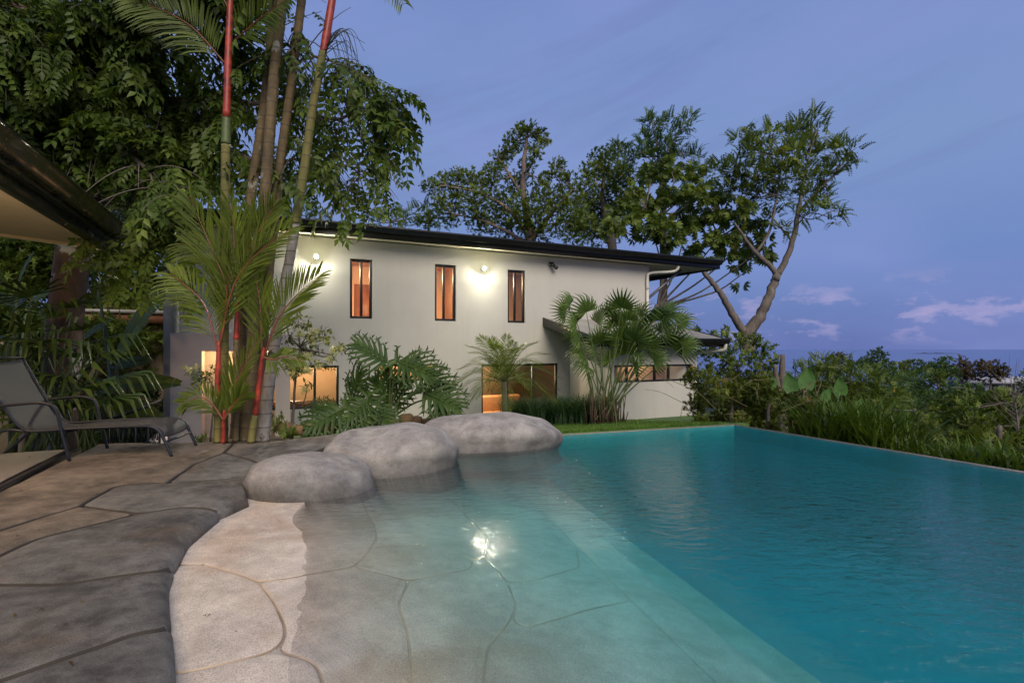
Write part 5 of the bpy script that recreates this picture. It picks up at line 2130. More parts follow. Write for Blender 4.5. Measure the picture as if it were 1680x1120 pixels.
def ok_px(q):
    """keeps the crown inside the outline it has: open sky to the right, thinner towards the tips"""
    px, py = CX + F * q[0] / q[1], HY - F * (q[2] - H) / q[1]
    if px > 668 or py > 372:
        return 0.0
    if py > 330 and px > 330:
        return .0 if px < 480 else .3
    if py > 275 and px > 280:
        return .22
    if px > 600:
        return .5 if 140 < py < 345 else .0
    if px > 520:
        return .32 if py > 90 else .02
    if px > 400:
        return .34 if py > 35 else .2
    return 1.0


for p in lsm:
    L_ = len(p)
    for i in range(3, L_):
        for _ in range(3 if i < L_ - 2 else 4):
            a = p[i]
            dd = norm(RNG.normal(size=3) * np.array([1, .8, .6]) + (p[i] - p[i - 1]) / np.linalg.norm(p[i] - p[i - 1]) * .7)
            ln = RNG.uniform(.45, 1.25)
            t = np.linspace(0, 1, 9)[:, None]
            s = a + dd * ln * t + np.array([0, 0, -1.0]) * (t ** 2) * ln * RNG.uniform(.15, .85)
            if ok_px(s[-1]) <= 0:
                s = a + (s - a) * .45
                if ok_px(s[-1]) <= 0:
                    continue
            shoots.append(s)
            mb.tube(s - bo, interp_r([.010, .003], 9), 5)
mb.build('limbs', M['bark_grey'], bt, True)
locs, ys, ups = [], [], []


def spray(q, tdir, k):
    w = ok_px(q)
    if q[1] < 8.7 and CX + F * q[0] / q[1] < 245 and q[2] < H + 300 / F * q[1] and q[2] > 2.2:
        w = 0                                    # clear of the pavilion roof
    if RNG.random() > w:
        return
    side = norm(np.cross(tdir, [0, 0, 1])) * (1 if k % 2 else -1)
    y = norm(tdir * .6 + side * .8 + RNG.normal(size=3) * .25 + np.array([0, 0, -.35]))
    locs.append(q)
    ys.append(y)
    ups.append(np.array([0, 0, 1.0]) + RNG.normal(size=3) * .3)


for s in shoots:
    for k in range(7):
        i = 2 + k
        if i > 8:
            break
        spray(s[i], norm(s[i] - s[i - 1]), k)
        if RNG.random() < .5:
            spray((s[i] + s[i - 1]) / 2, norm(s[i] - s[i - 1]), k + 1)
# dense inner crown over the left of the frame
for _ in range(1250):
    px, py, dd = RNG.uniform(-60, 300), RNG.uniform(-40, 350), RNG.uniform(6.9, 10.5)
    if px > 180 and RNG.random() < (px - 180) / 150:
        continue
    if py > 235 and px < 245 and dd < 8.8:
        continue
    if py > 300 and RNG.random() < .5:
        continue
    q = np.array(P(px, py, dd))
    locs.append(q)
    ys.append(norm(RNG.normal(size=3) * np.array([1, 1, .4]) + np.array([0, -.3, -.5])))
    ups.append(np.array([0, -.2, 1.0]) + RNG.normal(size=3) * .3)
# hanging sprigs by the house corner
for px, py in ((210, 400), (225, 440), (235, 420), (250, 400), (180, 420), (195, 455), (260, 420), (205, 380), (240, 370), (280, 380), (300, 400), (165, 390), (300, 450), (215, 430), (245, 445), (150, 400)):
    for _ in range(5):
        q = np.array(P(px + RNG.uniform(-14, 14), py + RNG.uniform(-16, 16), 7.4 + RNG.uniform(-.3, .3)))
        locs.append(q)
        ys.append(norm(RNG.normal(size=3) + np.array([0, -.2, -1.2])))
        ups.append(np.array([0, -.5, .8]) + RNG.normal(size=3) * .3)
locs, ys, ups = np.array(locs), np.array(ys), np.array(ups)
n = len(locs)
scl = RNG.uniform(.30, .50, n)
key = scl / locs[:, 1]
pxs = CX + F * locs[:, 0] / locs[:, 1]
pys = HY - F * (locs[:, 2] - H) / locs[:, 1]
inside = (pxs > 0) & (pys > 0)
order = np.argsort(-(key + .02 * (pxs > 480)) * inside)
big, rest = order[:300], order[300:]
R = frames(ys, ups)
spray_me = []
for tm, rr in ((TPIN, .3), (TPIN2, .45), (TPIN, .6), (TPIN2, .75)):
    mb = MB()
    mb.add(tm[0], tm[1], rr + RNG.uniform(-.1, .1, len(tm[0])))
    spray_me.append(mb.mesh('leaf_spray'))
for k, i in enumerate(big):
    o = link('leaf_spray', spray_me[k % 4], M['leaf_dark'], bt)
    o.matrix_local = Matrix.Translation(Vector(locs[i] - bo)) @ Matrix(R[i].tolist()).to_4x4() @ Matrix.Scale(float(scl[i]), 4)
mb = MB()
h1 = rest[::2]
h2 = rest[1::2]
for hh_, tm in ((h1, TPIN), (h2, TPIN2)):
    mb.scatter(tm, R[hh_], locs[hh_] - bo, scl[hh_], np.clip(RNG.normal(.45, .2, len(hh_)), 0, .93))
tag(mb.build('crown', M['leaf_dark'], bt), kind='stuff')

# ================================================================== trees behind the house
def pcl(lst, d, dj=1.0):
    return [(np.array(P(a, b, d + RNG.uniform(-dj, dj))), r / F * d) for a, b, r in lst]


G_BACK = 'trees behind the house'


def tree(name, label, base, limb_list, clusters, tmpl, dens, size, leaf, bark, group=None, cat='tree', tw=3, twr=.02, **kw):
    o = empty(name, tuple(base), 0, label, cat, group)
    b = np.array(tuple(base))
    mb = MB()
    src = []
    for pts, rad in limb_list:
        pts = [Vector(tuple(q)) - o.location for q in pts]
        limbs(mb, [(pts, rad)])
        src += [tuple(q) for q in smoothpath(pts, 10)[2:]]
    cl = [(np.asarray(c) - b, r * (1.10 if group == G_BACK else 1.0)) for c, r in clusters]
    if tw:
        twigs(mb, cl, src, tw, twr)
    mb.build('trunk', bark, o, True)
    mb = MB()
    crown(mb, cl, tmpl, dens, size, **kw)
    tag(mb.build('crown', leaf, o), kind='stuff')
    return o


def gz(x, y):
    return float(terr(np.array([x]), np.array([y]))[0])


def foot(px, d, dz=.3):
    q = P(px, 600, d)
    return Vector((q.x, q.y, gz(q.x, q.y) - dz))


G_BACK = 'trees behind the house'
d = 24.0
f0 = foot(868, d)
tree('broadleaf_tree', 'tall small-leaved tree with pinkish trunk behind the roof', f0,
     [([f0, P(872, 470, d), P(868, 380, d), P(858, 310, d), P(862, 240, d), P(869, 208, d)], [.30, .26, .2, .13, .08, .03]),
      ([P(868, 385, d), P(835, 345, d), P(790, 318, d), P(730, 305, d)], [.14, .09, .06, .03]),
      ([P(870, 395, d), P(905, 350, d), P(940, 310, d)], [.14, .09, .04]),
      ([P(862, 330, d), P(835, 285, d), P(815, 255, d)], [.09, .06, .03]), ([P(868, 400, d), P(800, 365, d), P(740, 350, d)], [.10, .06, .03])],
     pcl([(706, 308, 17), (728, 300, 22), (752, 292, 20), (775, 296, 22), (722, 330, 18), (748, 322, 20), (800, 300, 22), (822, 262, 20), (812, 280, 20), (845, 232, 20), (836, 248, 18), (868, 214, 19), (852, 212, 12),
          (893, 232, 13), (884, 222, 14), (878, 250, 16), (915, 272, 16), (908, 285, 14), (930, 296, 18), (890, 300, 18), (862, 275, 18), (850, 300, 24), (780, 330, 28), (820, 330, 30), (740, 352, 24),
          (900, 330, 30), (860, 345, 35), (790, 360, 32), (930, 335, 30), (835, 372, 34), (890, 372, 34), (945, 370, 34), (700, 362, 20)], d, 1.6),
     TROS, 2.5, .135, M['leaf_mid'], M['bark_pink'], G_BACK, up=.4, twr=.03)
d = 26
f0 = foot(1010, d)
tree('broadleaf_tree', 'rounded dense tree between the pinkish trunk and the big-leaved tree', f0,
     [([f0, P(1005, 420, d), P(990, 340, d), P(990, 280, d)], [.3, .24, .15, .05]), ([P(1000, 400, d), P(960, 340, d)], [.12, .04])],
     pcl([(985, 262, 22), (1008, 252, 22), (968, 285, 22), (1000, 285, 28), (960, 318, 28), (1010, 310, 30), (975, 345, 34), (1020, 345, 34), (1025, 280, 22), (990, 375, 36), (955, 375, 30)], d, 1.4),
     TROS, 2.6, .135, M['leaf_mid'], M['bark_grey'], G_BACK, up=.4, twr=.03)
d = 30
for k, (x0, lab) in enumerate(((505, 'low feathery tree top just above the roof near the palm trunks'), (640, 'low feathery tree top above the roof edge, left of the tall tree'))):
    f0 = foot(x0, d)
    cl = [(490, 356, 14), (512, 352, 12), (530, 360, 10)] if k == 0 else [(612, 362, 13), (632, 364, 13), (655, 358, 15), (680, 356, 17), (700, 350, 15), (720, 356, 18)]
    tree('feather_tree', lab, f0, [([f0, P(x0, 400, d), P(x0, 365, d)], [.25, .15, .04])], pcl(cl, d, .8), TFEA, 2.2, .6, M['leaf_blue'], M['bark_grey'], G_BACK, up=.6, twr=.03)
d = 21.5
f0 = foot(1060, d)
tree('big_leaf_tree', 'spreading tree with big lobed leaves and fanned thin limbs by the roof end', f0,
     [([f0, P(1066, 560, d), P(1078, 500, d)], [.16, .13, .10])] +
     [([P(1078, 505, d), P(a, b, d - .3), P(c_, e_, d - .8)], [.05, .035, .02]) for a, b, c_, e_ in
      ((1105, 450, 1125, 380), (1130, 450, 1180, 390), (1150, 460, 1220, 400), (1150, 478, 1250, 410), (1170, 480, 1215, 452), (1090, 440, 1090, 350), (1085, 440, 1060, 340))],
     pcl([(1042, 310, 22), (1070, 285, 24), (1100, 280, 26), (1132, 285, 24), (1020, 340, 24), (1050, 345, 28), (1085, 330, 28), (1115, 325, 28), (1150, 315, 26), (1180, 325, 24), (1010, 372, 22), (1045, 378, 24),
          (1080, 370, 28), (1120, 365, 28), (1155, 355, 28), (1190, 355, 26), (1215, 345, 20), (1230, 370, 22), (1200, 385, 24), (1165, 392, 24), (1250, 395, 18), (1225, 405, 20), (1255, 425, 13), (1190, 420, 20),
          (1160, 432, 16), (1215, 437, 16), (1142, 408, 20), (1212, 468, 8), (1135, 425, 12), (1100, 395, 22)], d - .8, 1.0),
     TPAL, 2.9, .29, M['leaf_mid'], M['bark_grey'], G_BACK, flat=.7, up=1.4, jit=.5, tw=2, twr=.03)
d = 23
f0 = foot(1090, d)
tree('feather_tree', 'feathery sprigs rising above the big-leaved tree', f0,
     [([f0, P(1088, 400, d), P(1085, 300, d), P(1078, 240, d), P(1070, 200, d)], [.2, .16, .10, .05, .02]), ([P(1083, 270, d), P(1105, 230, d), P(1124, 200, d)], [.06, .04, .015])],
     pcl([(1066, 200, 14), (1074, 215, 13), (1060, 232, 14), (1092, 205, 12), (1100, 220, 13), (1126, 200, 14), (1118, 213, 11), (1050, 250, 14), (1085, 240, 16), (1110, 245, 14), (1135, 258, 13), (1030, 262, 13), (1070, 262, 20), (1015, 245, 10), (1150, 275, 14), (1100, 265, 20)], d, .8),
     TFEA, 2.6, .46, M['leaf_blue'], M['bark_grey'], G_BACK, up=.8, twr=.025)
d = 19.5
f0 = P(1228, 575, d)
f0.z = min(f0.z, P(1228, 560, d).z)
tree('forked_tree', 'feathery tree with bare forked grey trunk against the sky', f0,
     [([f0, P(1226, 548, d), P(1250, 512, d), P(1268, 470, d), P(1275, 450, d)], [.30, .25, .19, .16, .145]),
      ([P(1275, 452, d), P(1262, 435, d), P(1243, 418, d), P(1225, 395, d), P(1205, 365, d)], [.11, .095, .085, .06, .04]),
      ([P(1275, 452, d), P(1292, 420, d), P(1304, 380, d), P(1310, 345, d), P(1318, 300, d), P(1332, 240, d)], [.125, .11, .095, .08, .05, .02]),
      ([P(1309, 350, d), P(1340, 315, d), P(1370, 285, d), P(1392, 255, d)], [.055, .04, .03, .012]),
      ([P(1300, 395, d), P(1280, 372, d), P(1262, 350, d)], [.05, .04, .02]), ([P(1240, 415, d), P(1262, 380, d), P(1275, 320, d), P(1285, 250, d)], [.06, .05, .04, .02]),
      ([P(1224, 552, d), P(1205, 520, d), P(1188, 490, d), P(1172, 468, d), P(1150, 440, d)], [.16, .14, .12, .10, .08])],
     pcl([(1215, 225, 15), (1240, 222, 16), (1232, 248, 20), (1262, 250, 24), (1262, 222, 15), (1290, 222, 20), (1312, 212, 18), (1334, 198, 15), (1340, 222, 18), (1300, 250, 26), (1330, 258, 24), (1362, 250, 18), (1380, 240, 14),
          (1396, 246, 12), (1388, 268, 12), (1360, 278, 20), (1335, 292, 22), (1300, 290, 26), (1270, 290, 26), (1242, 288, 22), (1212, 270, 20), (1192, 282, 20), (1172, 280, 15), (1250, 325, 20), (1285, 325, 18), (1320, 322, 18),
          (1350, 318, 16), (1345, 338, 14), (1368, 345, 13), (1372, 360, 9), (1325, 350, 12), (1283, 372, 11), (1262, 358, 12), (1200, 310, 22), (1225, 318, 20)], d, 1.0),
     TFEA, 2.6, .46, M['leaf_mid'], M['bark_grey'], G_BACK, up=.55, flat=.7, twr=.022)

# ================================================================== shrubs and slope right of the lean-to
d = 16
f0 = foot(1215, d)
tree('glossy_shrub', 'dark glossy shrub below the forked trunk beside the lean-to eave', f0,
     [([f0, P(1215, 650, d), P(1210, 600, d)], [.12, .09, .05]), ([P(1213, 640, d), P(1250, 595, d)], [.06, .03])],
     pcl([(1142, 545, 10), (1165, 555, 16), (1190, 550, 16), (1215, 560, 18), (1240, 560, 16), (1260, 572, 14), (1270, 590, 12), (1170, 580, 20), (1200, 585, 24), (1235, 590, 24), (1260, 605, 18), (1160, 610, 22), (1200, 615, 26), (1240, 620, 24), (1275, 615, 14), (1150, 580, 14)], d, .8),
     TROS, 2.4, .13, M['leaf_mid'], M['bark_grey'], cat='shrub', twr=.012)
G_HED = 'tangled hedge shrubs beyond the pool corner'
for k, (dd, x0, lab, cl) in enumerate((
        (10.6, 1150, 'leafy shrub creeping over the lean-to corner', [(1135, 625, 18), (1150, 645, 22), (1140, 668, 20), (1165, 665, 22), (1160, 620, 20), (1150, 690, 16), (1175, 690, 16), (1140, 610, 10)]),
        (10.2, 1200, 'yellow-green tangled shrub at the far pool corner', [(1180, 635, 20), (1205, 640, 24), (1200, 668, 26), (1225, 665, 24), (1190, 690, 16), (1215, 690, 16), (1195, 615, 14)]),
        (10.0, 1260, 'yellow-green tangled shrub right of the far pool corner', [(1235, 640, 22), (1260, 645, 24), (1250, 675, 26), (1275, 672, 24), (1290, 650, 20), (1245, 620, 14), (1265, 700, 16), (1240, 695, 14)]),
        (9.2, 1315, 'low tangled shrub between the corner hedge and the tall grass', [(1305, 660, 20), (1325, 668, 20), (1300, 690, 20), (1330, 695, 20), (1310, 715, 16), (1345, 690, 18), (1350, 715, 16)]))):
    f0 = foot(x0, dd)
    o = tree('hedge_shrub', lab, f0, [([f0, P(x0, 680, dd), P(x0 + 5, 640, dd)], [.05, .035, .015])], pcl(cl, dd, .5), TROS, 3.0, .07, M['leaf_yell'], M['bark_grey'], G_HED, 'shrub', twr=.008)
    for _ in range(5):
        a0 = P(x0 + RNG.uniform(-35, 35), RNG.uniform(620, 690), dd - .55)
        a1 = a0 + Vector((RNG.uniform(-.5, .5), RNG.uniform(-.1, .2), RNG.uniform(-.1, .35)))
        a2 = a1 + Vector((RNG.uniform(-.4, .4), 0, RNG.uniform(-.4, .1)))
        mb = MB()
        mb.tube(np.array(smoothpath([a0, a1, a2], 12)) - np.array(o.location), interp_r([.006, .003], 12), 5)
        mb.build('vine', plain('dry_vine', (.13, .11, .05), .8) if 'vine_m' not in M else M['vine_m'], o)
        M['vine_m'] = bpy.data.materials['dry_vine']


# tall grass beyond the infinity edge
def blades(mb, base, n, hmin, hmax, w, lean, spread, mat_r=(.2, .8)):
    base = np.asarray(base)
    b = base[RNG.integers(0, len(base), n)] + np.column_stack([RNG.normal(size=n) * spread, RNG.normal(size=n) * spread, np.zeros(n)])
    a = RNG.uniform(0, 2 * np.pi, n)
    h = RNG.uniform(hmin, hmax, n)
    ln = lean * RNG.uniform(.3, 1.3, n) * h
    dx, dy = np.cos(a), np.sin(a)
    ts = np.array([0, .3, .6, .82, 1.0])
    wz = np.array([.7, 1.0, .8, .5, .03])
    px_, py_ = -dy, dx
    k = 5
    V = np.zeros((n, k, 2, 3))
    kink = RNG.uniform(0, .5, n)
    for i, t in enumerate(ts):
        off = ln * (t ** 2.2)
        zz = h * (t - kink * .55 * max(0, t - .55) ** 1.3 * 2)
        for s in (0, 1):
            sg = (s - .5) * w * wz[i] * RNG.uniform(.9, 1.1)
            V[:, i, s, 0] = b[:, 0] + dx * off + px_ * sg
            V[:, i, s, 1] = b[:, 1] + dy * off + py_ * sg
            V[:, i, s, 2] = b[:, 2] + zz
    idx = []
    for i in range(k - 1):
        idx.append((2 * i, 2 * i + 1, 2 * i + 3, 2 * i + 2))
    off = (np.arange(n) * 10)[:, None, None]
    mb.add(V.reshape(-1, 3), [(np.array(idx)[None] + off).reshape(-1, 4)], np.repeat(RNG.uniform(*mat_r, n), 10))


mb = MB()
for t, o_, hm in [(.62, .5, .75), (.8, .8, 1.0), (.98, .45, 1.05), (1.15, .8, 1.2), (1.3, .45, 1.15), (1.45, .85, 1.25), (1.6, .5, 1.1), (1.75, .85, 1.2), (1.9, .45, 1.05), (2.05, .8, 1.0), (2.2, .5, .75), (2.4, .7, .6),
                  (2.6, .45, .65), (2.8, .75, .75), (3.0, .45, .72), (3.2, .75, .8), (3.45, .5, .75), (3.7, .8, .75), (4.0, .6, .75), (4.4, .6, .75)]:
    q = PA + dB * t + wn * (o_ + .35)
    z = WZ - .55
    blades(mb, [(q.x, q.y, z)], 130, hm * .55, hm * 1.1, .034, .55, .10)
    blades(mb, [(q.x, q.y, z)], 40, .3, .6, .025, .9, .16)
tag(mb.build('tall_grass', M['grass_leaf']), 'tall arching green grass growing along the infinity edge', 'grass', kind='stuff')
mb = MB()
pts = []
for _ in range(400):
    t, o_ = RNG.uniform(.2, 7.5), RNG.uniform(.12, 1.3)
    q = PA + dB * t + wn * o_
    pts.append((np.array((q.x, q.y, WZ - .25 + RNG.uniform(-.2, .12) - .12 * o_)), .12))
crown(mb, pts, TROS, 1.2, .055, up=.6)
tag(mb.build('edge_weeds', M['leaf_mid']), 'low leafy weeds growing against the outside of the infinity edge', 'weeds', kind='stuff')


# taro leaves and stump
def taro_leaf():
    mb = MB()
    rows = []
    for t in np.linspace(0, 1, 9):
        w = .5 * (math.sin(math.pi * min(1, t * .82 + .16)) ** .8) * (1 - .25 * t)
        y = -.25 + 1.2 * t
        rows.append([(-w, y - .10 * (1 - t), .10), (-w * .5, y, .03), (0, y, 0), (w * .5, y, .03), (w, y - .10 * (1 - t), .10)])
    v = [p for r in rows for p in r]
    mb.add(v, [np.array([(i * 5 + j, i * 5 + j + 1, i * 5 + j + 6, i * 5 + j + 5) for i in range(8) for j in range(4)])], .8)
    return mb.mesh('taro_leaf')


M['taro'] = leafmat('taro_leaf', (.05, .13, .03), (.075, .17, .045), (.10, .21, .06), trans=.4)
tme = taro_leaf()
tr0 = empty('taro_plant', tuple(foot(1340, 9.8)), 0, 'taro plant with big upright pale green leaves behind the hedge', 'plant')
for bq, s, ang in (((1298, 636), .30, -10), ((1322, 630), .34, 8), ((1378, 642), .30, -12), ((1270, 632), .22, -25), ((1352, 652), .22, 28), ((1408, 668), .2, 20)):
    h3 = P(*bq, 9.8)
    a = math.radians(ang)
    put_leaf(tr0, tme, M['taro'], h3, (math.sin(a), -.3 + .5 * RNG.random(), math.cos(a)), (RNG.uniform(-.6, .6), -1, .2), s, 'leaf')
    mb = MB()
    mb.tube(np.array(smoothpath([tr0.location, tr0.location * .4 + h3 * .6, h3], 10)) - np.array(tr0.location), interp_r([.02, .01], 10), 6)
    mb.build('stalk', M['stem_green'], tr0, True)
d = 13.5
st = foot(1284, d)
mb = MB()
pp = smoothpath([st, P(1284, 640, d), P(1283, 610, d), P(1284, 581, d)], 14)
mb.tube(pp - np.array(st), interp_r([.12, .10, .08, .055], 14) * (1 + .10 * RNG.normal(size=14)), 9)
pp = smoothpath([P(1280, 650, d), P(1274, 620, d), P(1271, 598, d)], 8)
mb.tube(pp - np.array(st), interp_r([.08, .05], 8), 7)
so2 = mb.build('dead_stump', M['bark_grey'])
so2.location = st
tag(so2, 'weathered dead stump standing above the hedge against the sea', 'stump')

# ================================================================== trees and mounds on the slope beyond
G_FAR = 'trees on the far slope'


def blob(px, py, r, d, n=9, fl=.62, sx=1.0):
    """clump list that fills a rounded crown"""
    out = []
    R_ = r / F * d
    c = np.array(P(px, py, d))
    for _ in range(n):
        q = rdir(1)[0] * RNG.random() ** .5
        out.append((c + q * R_ * .68 * np.array([sx, 1, fl]), R_ * RNG.uniform(.32, .5)))
    return out


far = [
    ('rounded_bush', 'broad soft mound of fine green foliage left on the far slope', 34, 1395, [(1345, 640, 42), (1385, 628, 48), (1425, 640, 46), (1455, 662, 36), (1370, 665, 46), (1420, 680, 40), (1325, 620, 26), (1468, 690, 30), (1350, 600, 18)], TFEA, 2.6, .6, 'leaf_mid', 'bush'),
    ('far_tree', 'bronzed open tree top above the soft green mound', 62, 1368, [(1358, 596, 14), (1375, 588, 14), (1388, 600, 13), (1366, 608, 16)], TROS, 2.6, .34, 'leaf_brown', 'tree'),
    ('far_tree', 'dark flat-topped tree, tallest above the green mound', 60, 1436, [(1440, 583, 15), (1422, 596, 15), (1448, 604, 20), (1405, 598, 11), (1432, 612, 20), (1455, 620, 14)], TROS, 2.6, .34, 'leaf_blue', 'tree'),
    ('far_tree', 'grey-green spreading tree near the middle of the far slope', 66, 1490, [(1478, 604, 16), (1500, 602, 18), (1520, 610, 14), (1470, 620, 18), (1495, 625, 22)], TROS, 2.6, .34, 'leaf_mid', 'tree'),
    ('far_tree', 'blue-green feathery tree below the spreading one', 50, 1494, [(1480, 625, 16), (1505, 622, 18), (1490, 645, 22), (1515, 645, 18), (1470, 655, 18)], TFEA, 2.6, .6, 'leaf_blue', 'tree'),
    ('far_tree', 'dark pointed tree between two bronzed ones', 70, 1548, [(1548, 594, 13), (1545, 606, 17), (1560, 612, 15), (1535, 618, 16), (1528, 602, 9)], TROS, 2.6, .34, 'leaf_blue', 'tree'),
    ('far_tree', 'bronzed tree left of the pale roof', 72, 1580, [(1578, 592, 11), (1590, 600, 13), (1575, 608, 15), (1598, 614, 15), (1583, 622, 16)], TROS, 2.6, .34, 'leaf_brown', 'tree'),
    ('far_tree', 'bronzed wide tree in front of the pale roof', 70, 1625, [(1615, 600, 14), (1632, 602, 14), (1645, 610, 12), (1620, 614, 18), (1640, 616, 12)], TROS, 2.6, .34, 'leaf_brown', 'tree'),
    ('far_tree', 'small tree with a pale bare stem in the dip', 48, 1540, [(1535, 618, 13), (1550, 616, 13), (1525, 628, 11), (1545, 628, 12)], TROS, 2.6, .34, 'leaf_mid', 'tree'),
    ('rounded_bush', 'dark tangle of bushes in the dip below the trees', 44, 1520, [(1470, 662, 18), (1500, 668, 20), (1530, 655, 18), (1555, 645, 16), (1575, 640, 18), (1600, 640, 16), (1480, 690, 18)], TROS, 2.6, .34, 'leaf_blue', 'bush'),
    ('rounded_bush', 'vine-covered dark hillock at the right', 32, 1600, [(1580, 668, 24), (1610, 660, 28), (1640, 660, 28), (1665, 668, 28), (1560, 695, 26), (1595, 700, 32), (1635, 700, 34), (1670, 705, 34), (1545, 720, 22), (1580, 730, 26), (1700, 690, 40)], TROS, 2.6, .34, 'leaf_mid', 'bush'),
    ('rounded_bush', 'bright yellow-green patch of scrub in the dip', 40, 1560, [(1545, 662, 11), (1560, 655, 12), (1577, 650, 11), (1535, 672, 9)], TROS, 2.6, .34, 'leaf_yell', 'bush'),
    ('rounded_bush', 'mixed olive scrub between tall grass and hillock', 20, 1500, [(1460, 690, 24), (1490, 700, 26), (1520, 710, 26), (1470, 720, 26), (1510, 735, 26), (1545, 725, 20), (1440, 670, 18)], TROS, 2.6, .26, 'leaf_yell', 'bush'),
    ('rounded_bush', 'leafy low bush with pale leaves at the right edge', 13, 1640, [(1570, 722, 20), (1600, 722, 20), (1635, 725, 24), (1668, 728, 24), (1690, 745, 30), (1600, 750, 26), (1640, 760, 26), (1560, 745, 20)], TROS, 2.6, .26, 'leaf_yell', 'bush'),
    ('far_tree', 'dark tree at the right edge beyond the hillock', 60, 1690, [(1690, 625, 20), (1705, 610, 20), (1680, 645, 18)], TROS, 2.6, .34, 'leaf_blue', 'tree'),
]
for nm, lab, dd, x0, cl, tm, den, sz, lm, cat in far:
    f0 = foot(x0, dd)
    top = min(c_[1] for c_ in cl)
    tree(nm, lab, f0, [([f0, P(x0, (top + 690) / 2, dd), P(x0, top + 12, dd)], [.16 * dd / 50 + .05, .10 * dd / 50 + .03, .04])], pcl(cl, dd, .03 * dd), tm, den, sz, M[lm],
         M['bark_pink'] if 'pale bare' in lab else M['bark_grey'], G_FAR if cat == 'tree' else 'bushes on the far slope', cat, tw=1, twr=.0012 * dd, shell=2.6)
# undergrowth that covers the slope as one mass
mb = MB()
n = 3000
xx = RNG.uniform(4.5, 95, n)
yy = RNG.uniform(6, 110, n)
q = np.stack([xx - PAa[0], yy - PAa[1]], -1)
keep = (q @ wna > 1.8) & (xx / yy < 1.15) & (xx / yy > .42) & (yy < 90)
xx, yy = xx[keep], yy[keep]
zz = terr(xx, yy)
cl = [(np.array((a, b, c_ + .35 + .012 * b)), .55 + .016 * b) for a, b, c_ in zip(xx, yy, zz)]
for c_, r in cl:
    crown(mb, [(c_, r)], TROS, 1.15, .11 + .0058 * c_[1], flat=.7, up=.8)
tag(mb.build('slope_undergrowth', M['leaf_mid']), 'dense green undergrowth covering the slope below the pool', 'undergrowth', kind='stuff')
# bare tree
d = 20
f0 = foot(1672, d)
bo2 = empty('bare_tree', tuple(f0), 0, 'leafless pale tree at the right edge of the view', 'tree')
mb = MB()
rt = P(1672, 735, d) - f0
limbs(mb, [([Vector((0, 0, 0)), rt, P(1668, 680, d) - f0, P(1660, 640, d) - f0], [.06, .05, .035, .012])], 6)
for _ in range(38):
    t = RNG.random()
    a0 = P(1672 - 10 * t, 735 - 90 * t, d) - f0
    dr_ = Vector((RNG.normal() * .8, RNG.normal() * .5, .5 + RNG.random() * .9)).normalized()
    ln = RNG.uniform(.7, 1.9)
    a1 = a0 + dr_ * ln * .5 + Vector(tuple(RNG.normal(size=3) * .08))
    a2 = a0 + dr_ * ln + Vector((RNG.normal() * .2, 0, .15))
    limbs(mb, [([a0, a1, a2], [.016, .010, .004])], 4)
mb.build('trunk', barkmat('bare_twig_bark', (.10, .085, .075), (.20, .17, .15)), bo2)
# villa on the far slope
d = 88
vq = P(1650, 650, d)
vl = empty('far_villa', (vq.x, vq.y, vq.z - 3), math.radians(-8), 'distant villa with pale blue-grey roof on the far slope', 'house')
vz = 3 + (P(1650, 628, d).z - vq.z)
mb = MB()
mb.box(-5.2, 7, 0, 6, 0, vz)
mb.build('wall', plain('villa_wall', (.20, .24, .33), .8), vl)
mb = MB()
v = [(-6, -1, vz), (7.8, -1, vz), (7.8, 7, vz), (-6, 7, vz), (-4, 2.5, vz + 1.0), (6, 2.5, vz + 1.0)]
mb.add(v, [np.array([(0, 1, 5, 4), (2, 3, 4, 5), (3, 2, 1, 0)]), np.array([(1, 2, 5), (3, 0, 4)])])
mb.build('roof', plain('villa_roof', (.34, .34, .38), .6), vl)
for k in range(5):
    mb = MB()
    mb.box(-4.6 + k * 2.3, -3.2 + k * 2.3, -.06, -.002, vz - 1.7, vz - .3)
    mb.build('window', M['black'], vl)

# ================================================================== jungle behind the left side
d = 16
for k, (x0, lab, dd, cl, lm) in enumerate((
        (30, 'dense dark jungle tree behind the banana leaves at the left edge', 15, [(10, 400, 60), (50, 430, 60), (90, 440, 50), (0, 460, 60), (0, 420, 60), (40, 450, 55), (60, 400, 50), (20, 520, 60), (70, 560, 60), (10, 620, 60), (60, 650, 60), (-40, 480, 70), (-20, 350, 60), (60, 330, 60)], 'leaf_dark'),
        (180, 'dense dark jungle tree between the lichened trunk and the house', 17, [(150, 420, 50), (200, 430, 50), (240, 400, 45), (180, 480, 50), (230, 500, 50), (255, 560, 40), (190, 560, 55), (220, 620, 50), (250, 660, 40), (170, 640, 55), (200, 700, 50), (130, 500, 50), (120, 600, 55), (150, 350, 50), (220, 350, 40), (110, 690, 50)], 'leaf_mid'))):
    f0 = foot(x0, dd)
    tree('jungle_tree', lab, f0, [([f0, P(x0, 600, dd), P(x0, 450, dd)], [.25, .2, .08])], pcl(cl, dd, 1.4), TROS, 5.0, .17, M[lm], M['bark_grey'], 'jungle trees at the left', twr=.03)
f0 = foot(-60, 22)
tree('jungle_tree', 'tall background jungle tree high at the left edge', f0, [([f0, P(-40, 300, 22), P(0, 100, 22)], [.4, .3, .1])],
     pcl([(20, 300, 70), (90, 260, 60), (0, 200, 70), (60, 150, 70), (-30, 100, 70), (60, 50, 60), (140, 300, 50), (20, 20, 60), (120, 200, 40)], 22, 2), TROS, 2.4, .25, M['leaf_dark'], M['bark_grey'], 'jungle trees at the left', twr=.04)
f0 = foot(210, 11.5)
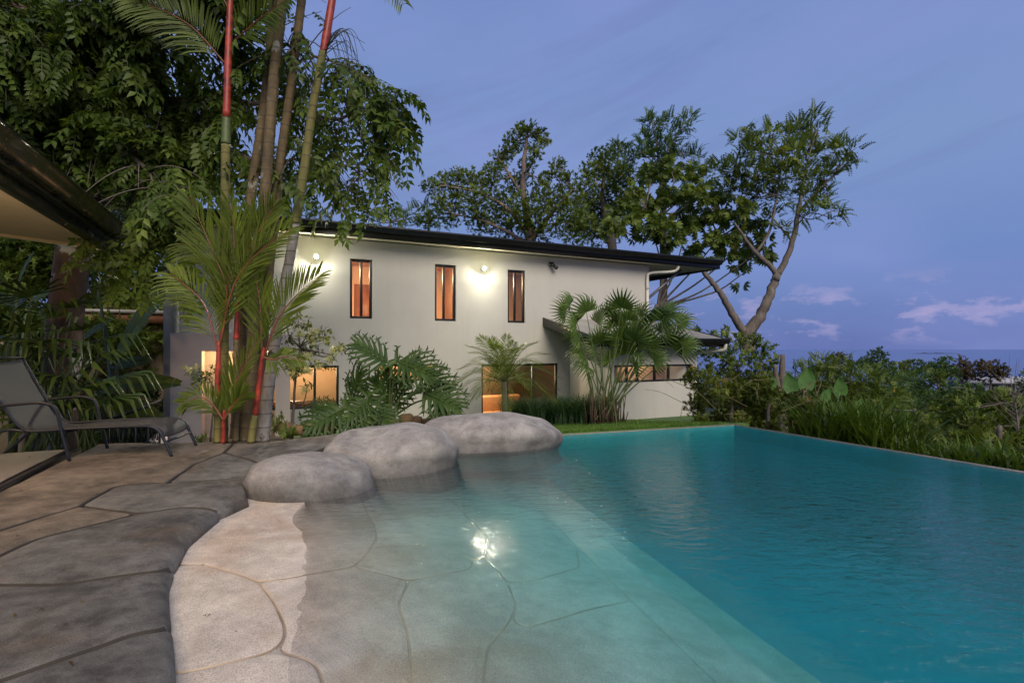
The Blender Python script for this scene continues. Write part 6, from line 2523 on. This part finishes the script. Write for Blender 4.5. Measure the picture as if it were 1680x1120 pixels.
tree('understory_shrub', 'dark leafy shrub below the banana leaves behind the lattice railing', f0, [([f0, P(210, 720, 11.5), P(215, 660, 11.5)], [.06, .04, .02])],
     pcl([(160, 690, 26), (190, 680, 28), (225, 690, 28), (255, 680, 26), (175, 730, 28), (215, 735, 30), (250, 730, 28), (140, 730, 26), (240, 640, 22), (200, 640, 22)], 11.5, .6), TROS, 2.6, .12, M['leaf_dark'], M['bark_grey'], cat='shrub', twr=.012)
# ================================================================== border grass, lawn blades, small bed plants
mb = MB()
for _ in range(46):
    px = RNG.uniform(838, 992)
    dd = RNG.uniform(11.3, 13.0)
    q = P(px, 690, dd)
    z = float(lawnz(np.array([q.x]), np.array([q.y]))[0])
    blades(mb, [(q.x, q.y, z)], 70, .42, .74, .018, .85, .09)
tag(mb.build('border_grass', M['lirio_leaf']), 'dark strappy border grass along the foot of the house wall', 'grass', kind='stuff')
mb = MB()
n = 17000
s_, t_2 = RNG.uniform(0, 4.4, n), RNG.uniform(.10, 1, n) ** 1.6 * 4.0
bx_ = PA.x + dC.x * s_ + cn.x * (t_2 + .1)
by_ = PA.y + dC.y * s_ + cn.y * (t_2 + .1)
bz_ = lawnz(bx_, by_)
base_ = np.column_stack([bx_, by_, bz_])
idx = np.arange(n)
blades(mb, base_, n, .03, .07, .006, .5, .0, (.25, .9))
tag(mb.build('lawn_grass', leafmat('lawn_blades', (.045, .10, .014), (.075, .155, .02), (.12, .21, .03))), 'short mown grass blades of the lawn', 'grass', kind='stuff')
# small leafy plants in the bed
for k, (px, py, sz, lab) in enumerate(((455, 700, .20, 'small bright leafy plant right of the palm bases'), (475, 712, .16, 'tiny low plant at the deck edge right of the palm bases'), (395, 718, .14, 'tiny weed between the palm trunks'), (330, 722, .10, 'tiny weed at the foot of the pink wall'), (985, 700, .1, 'x'))):
    if lab == 'x':
        continue
    q = G(px, py + 6, -.05)
    o = empty('bed_plant', tuple(q), 0, lab, 'plant', 'small plants in the bed')
    mb = MB()
    crown(mb, [(np.array((0, 0, sz * .6)), sz)], TROS, 1.5, .08, up=.8)
    mb.build('leaves', M['leaf_mid'], o)
    mb = MB()
    for _ in range(5):
        e = rdir(1)[0] * sz * .6
        mb.tube([(0, 0, 0), (e[0] * .5, e[1] * .5, sz * .5), (e[0], e[1], sz * .7 + abs(e[2]))], [.006, .004, .002], 4)
    mb.build('stem', M['stem_green'], o)

# dry leaves blown onto the deck
mb = MB()
n = 46
pts = [G(RNG.uniform(-40, 390), RNG.uniform(738, 1100), 0) for _ in range(n)]
mb.scatter(T_leaf(.4, .14, .2), frames(rdir(n) * np.array([1, 1, .12]), np.array([0, 0, 1.0]) + rdir(n) * .25), np.array([(q.x, q.y, .024) for q in pts]), RNG.uniform(.012, .035, n), RNG.random(n))
tag(mb.build('fallen_leaves', leafmat('dry_leaves', (.04, .025, .012), (.09, .06, .025), (.16, .12, .05))), 'few small dry leaves lying on the stone deck', 'leaves', kind='stuff')
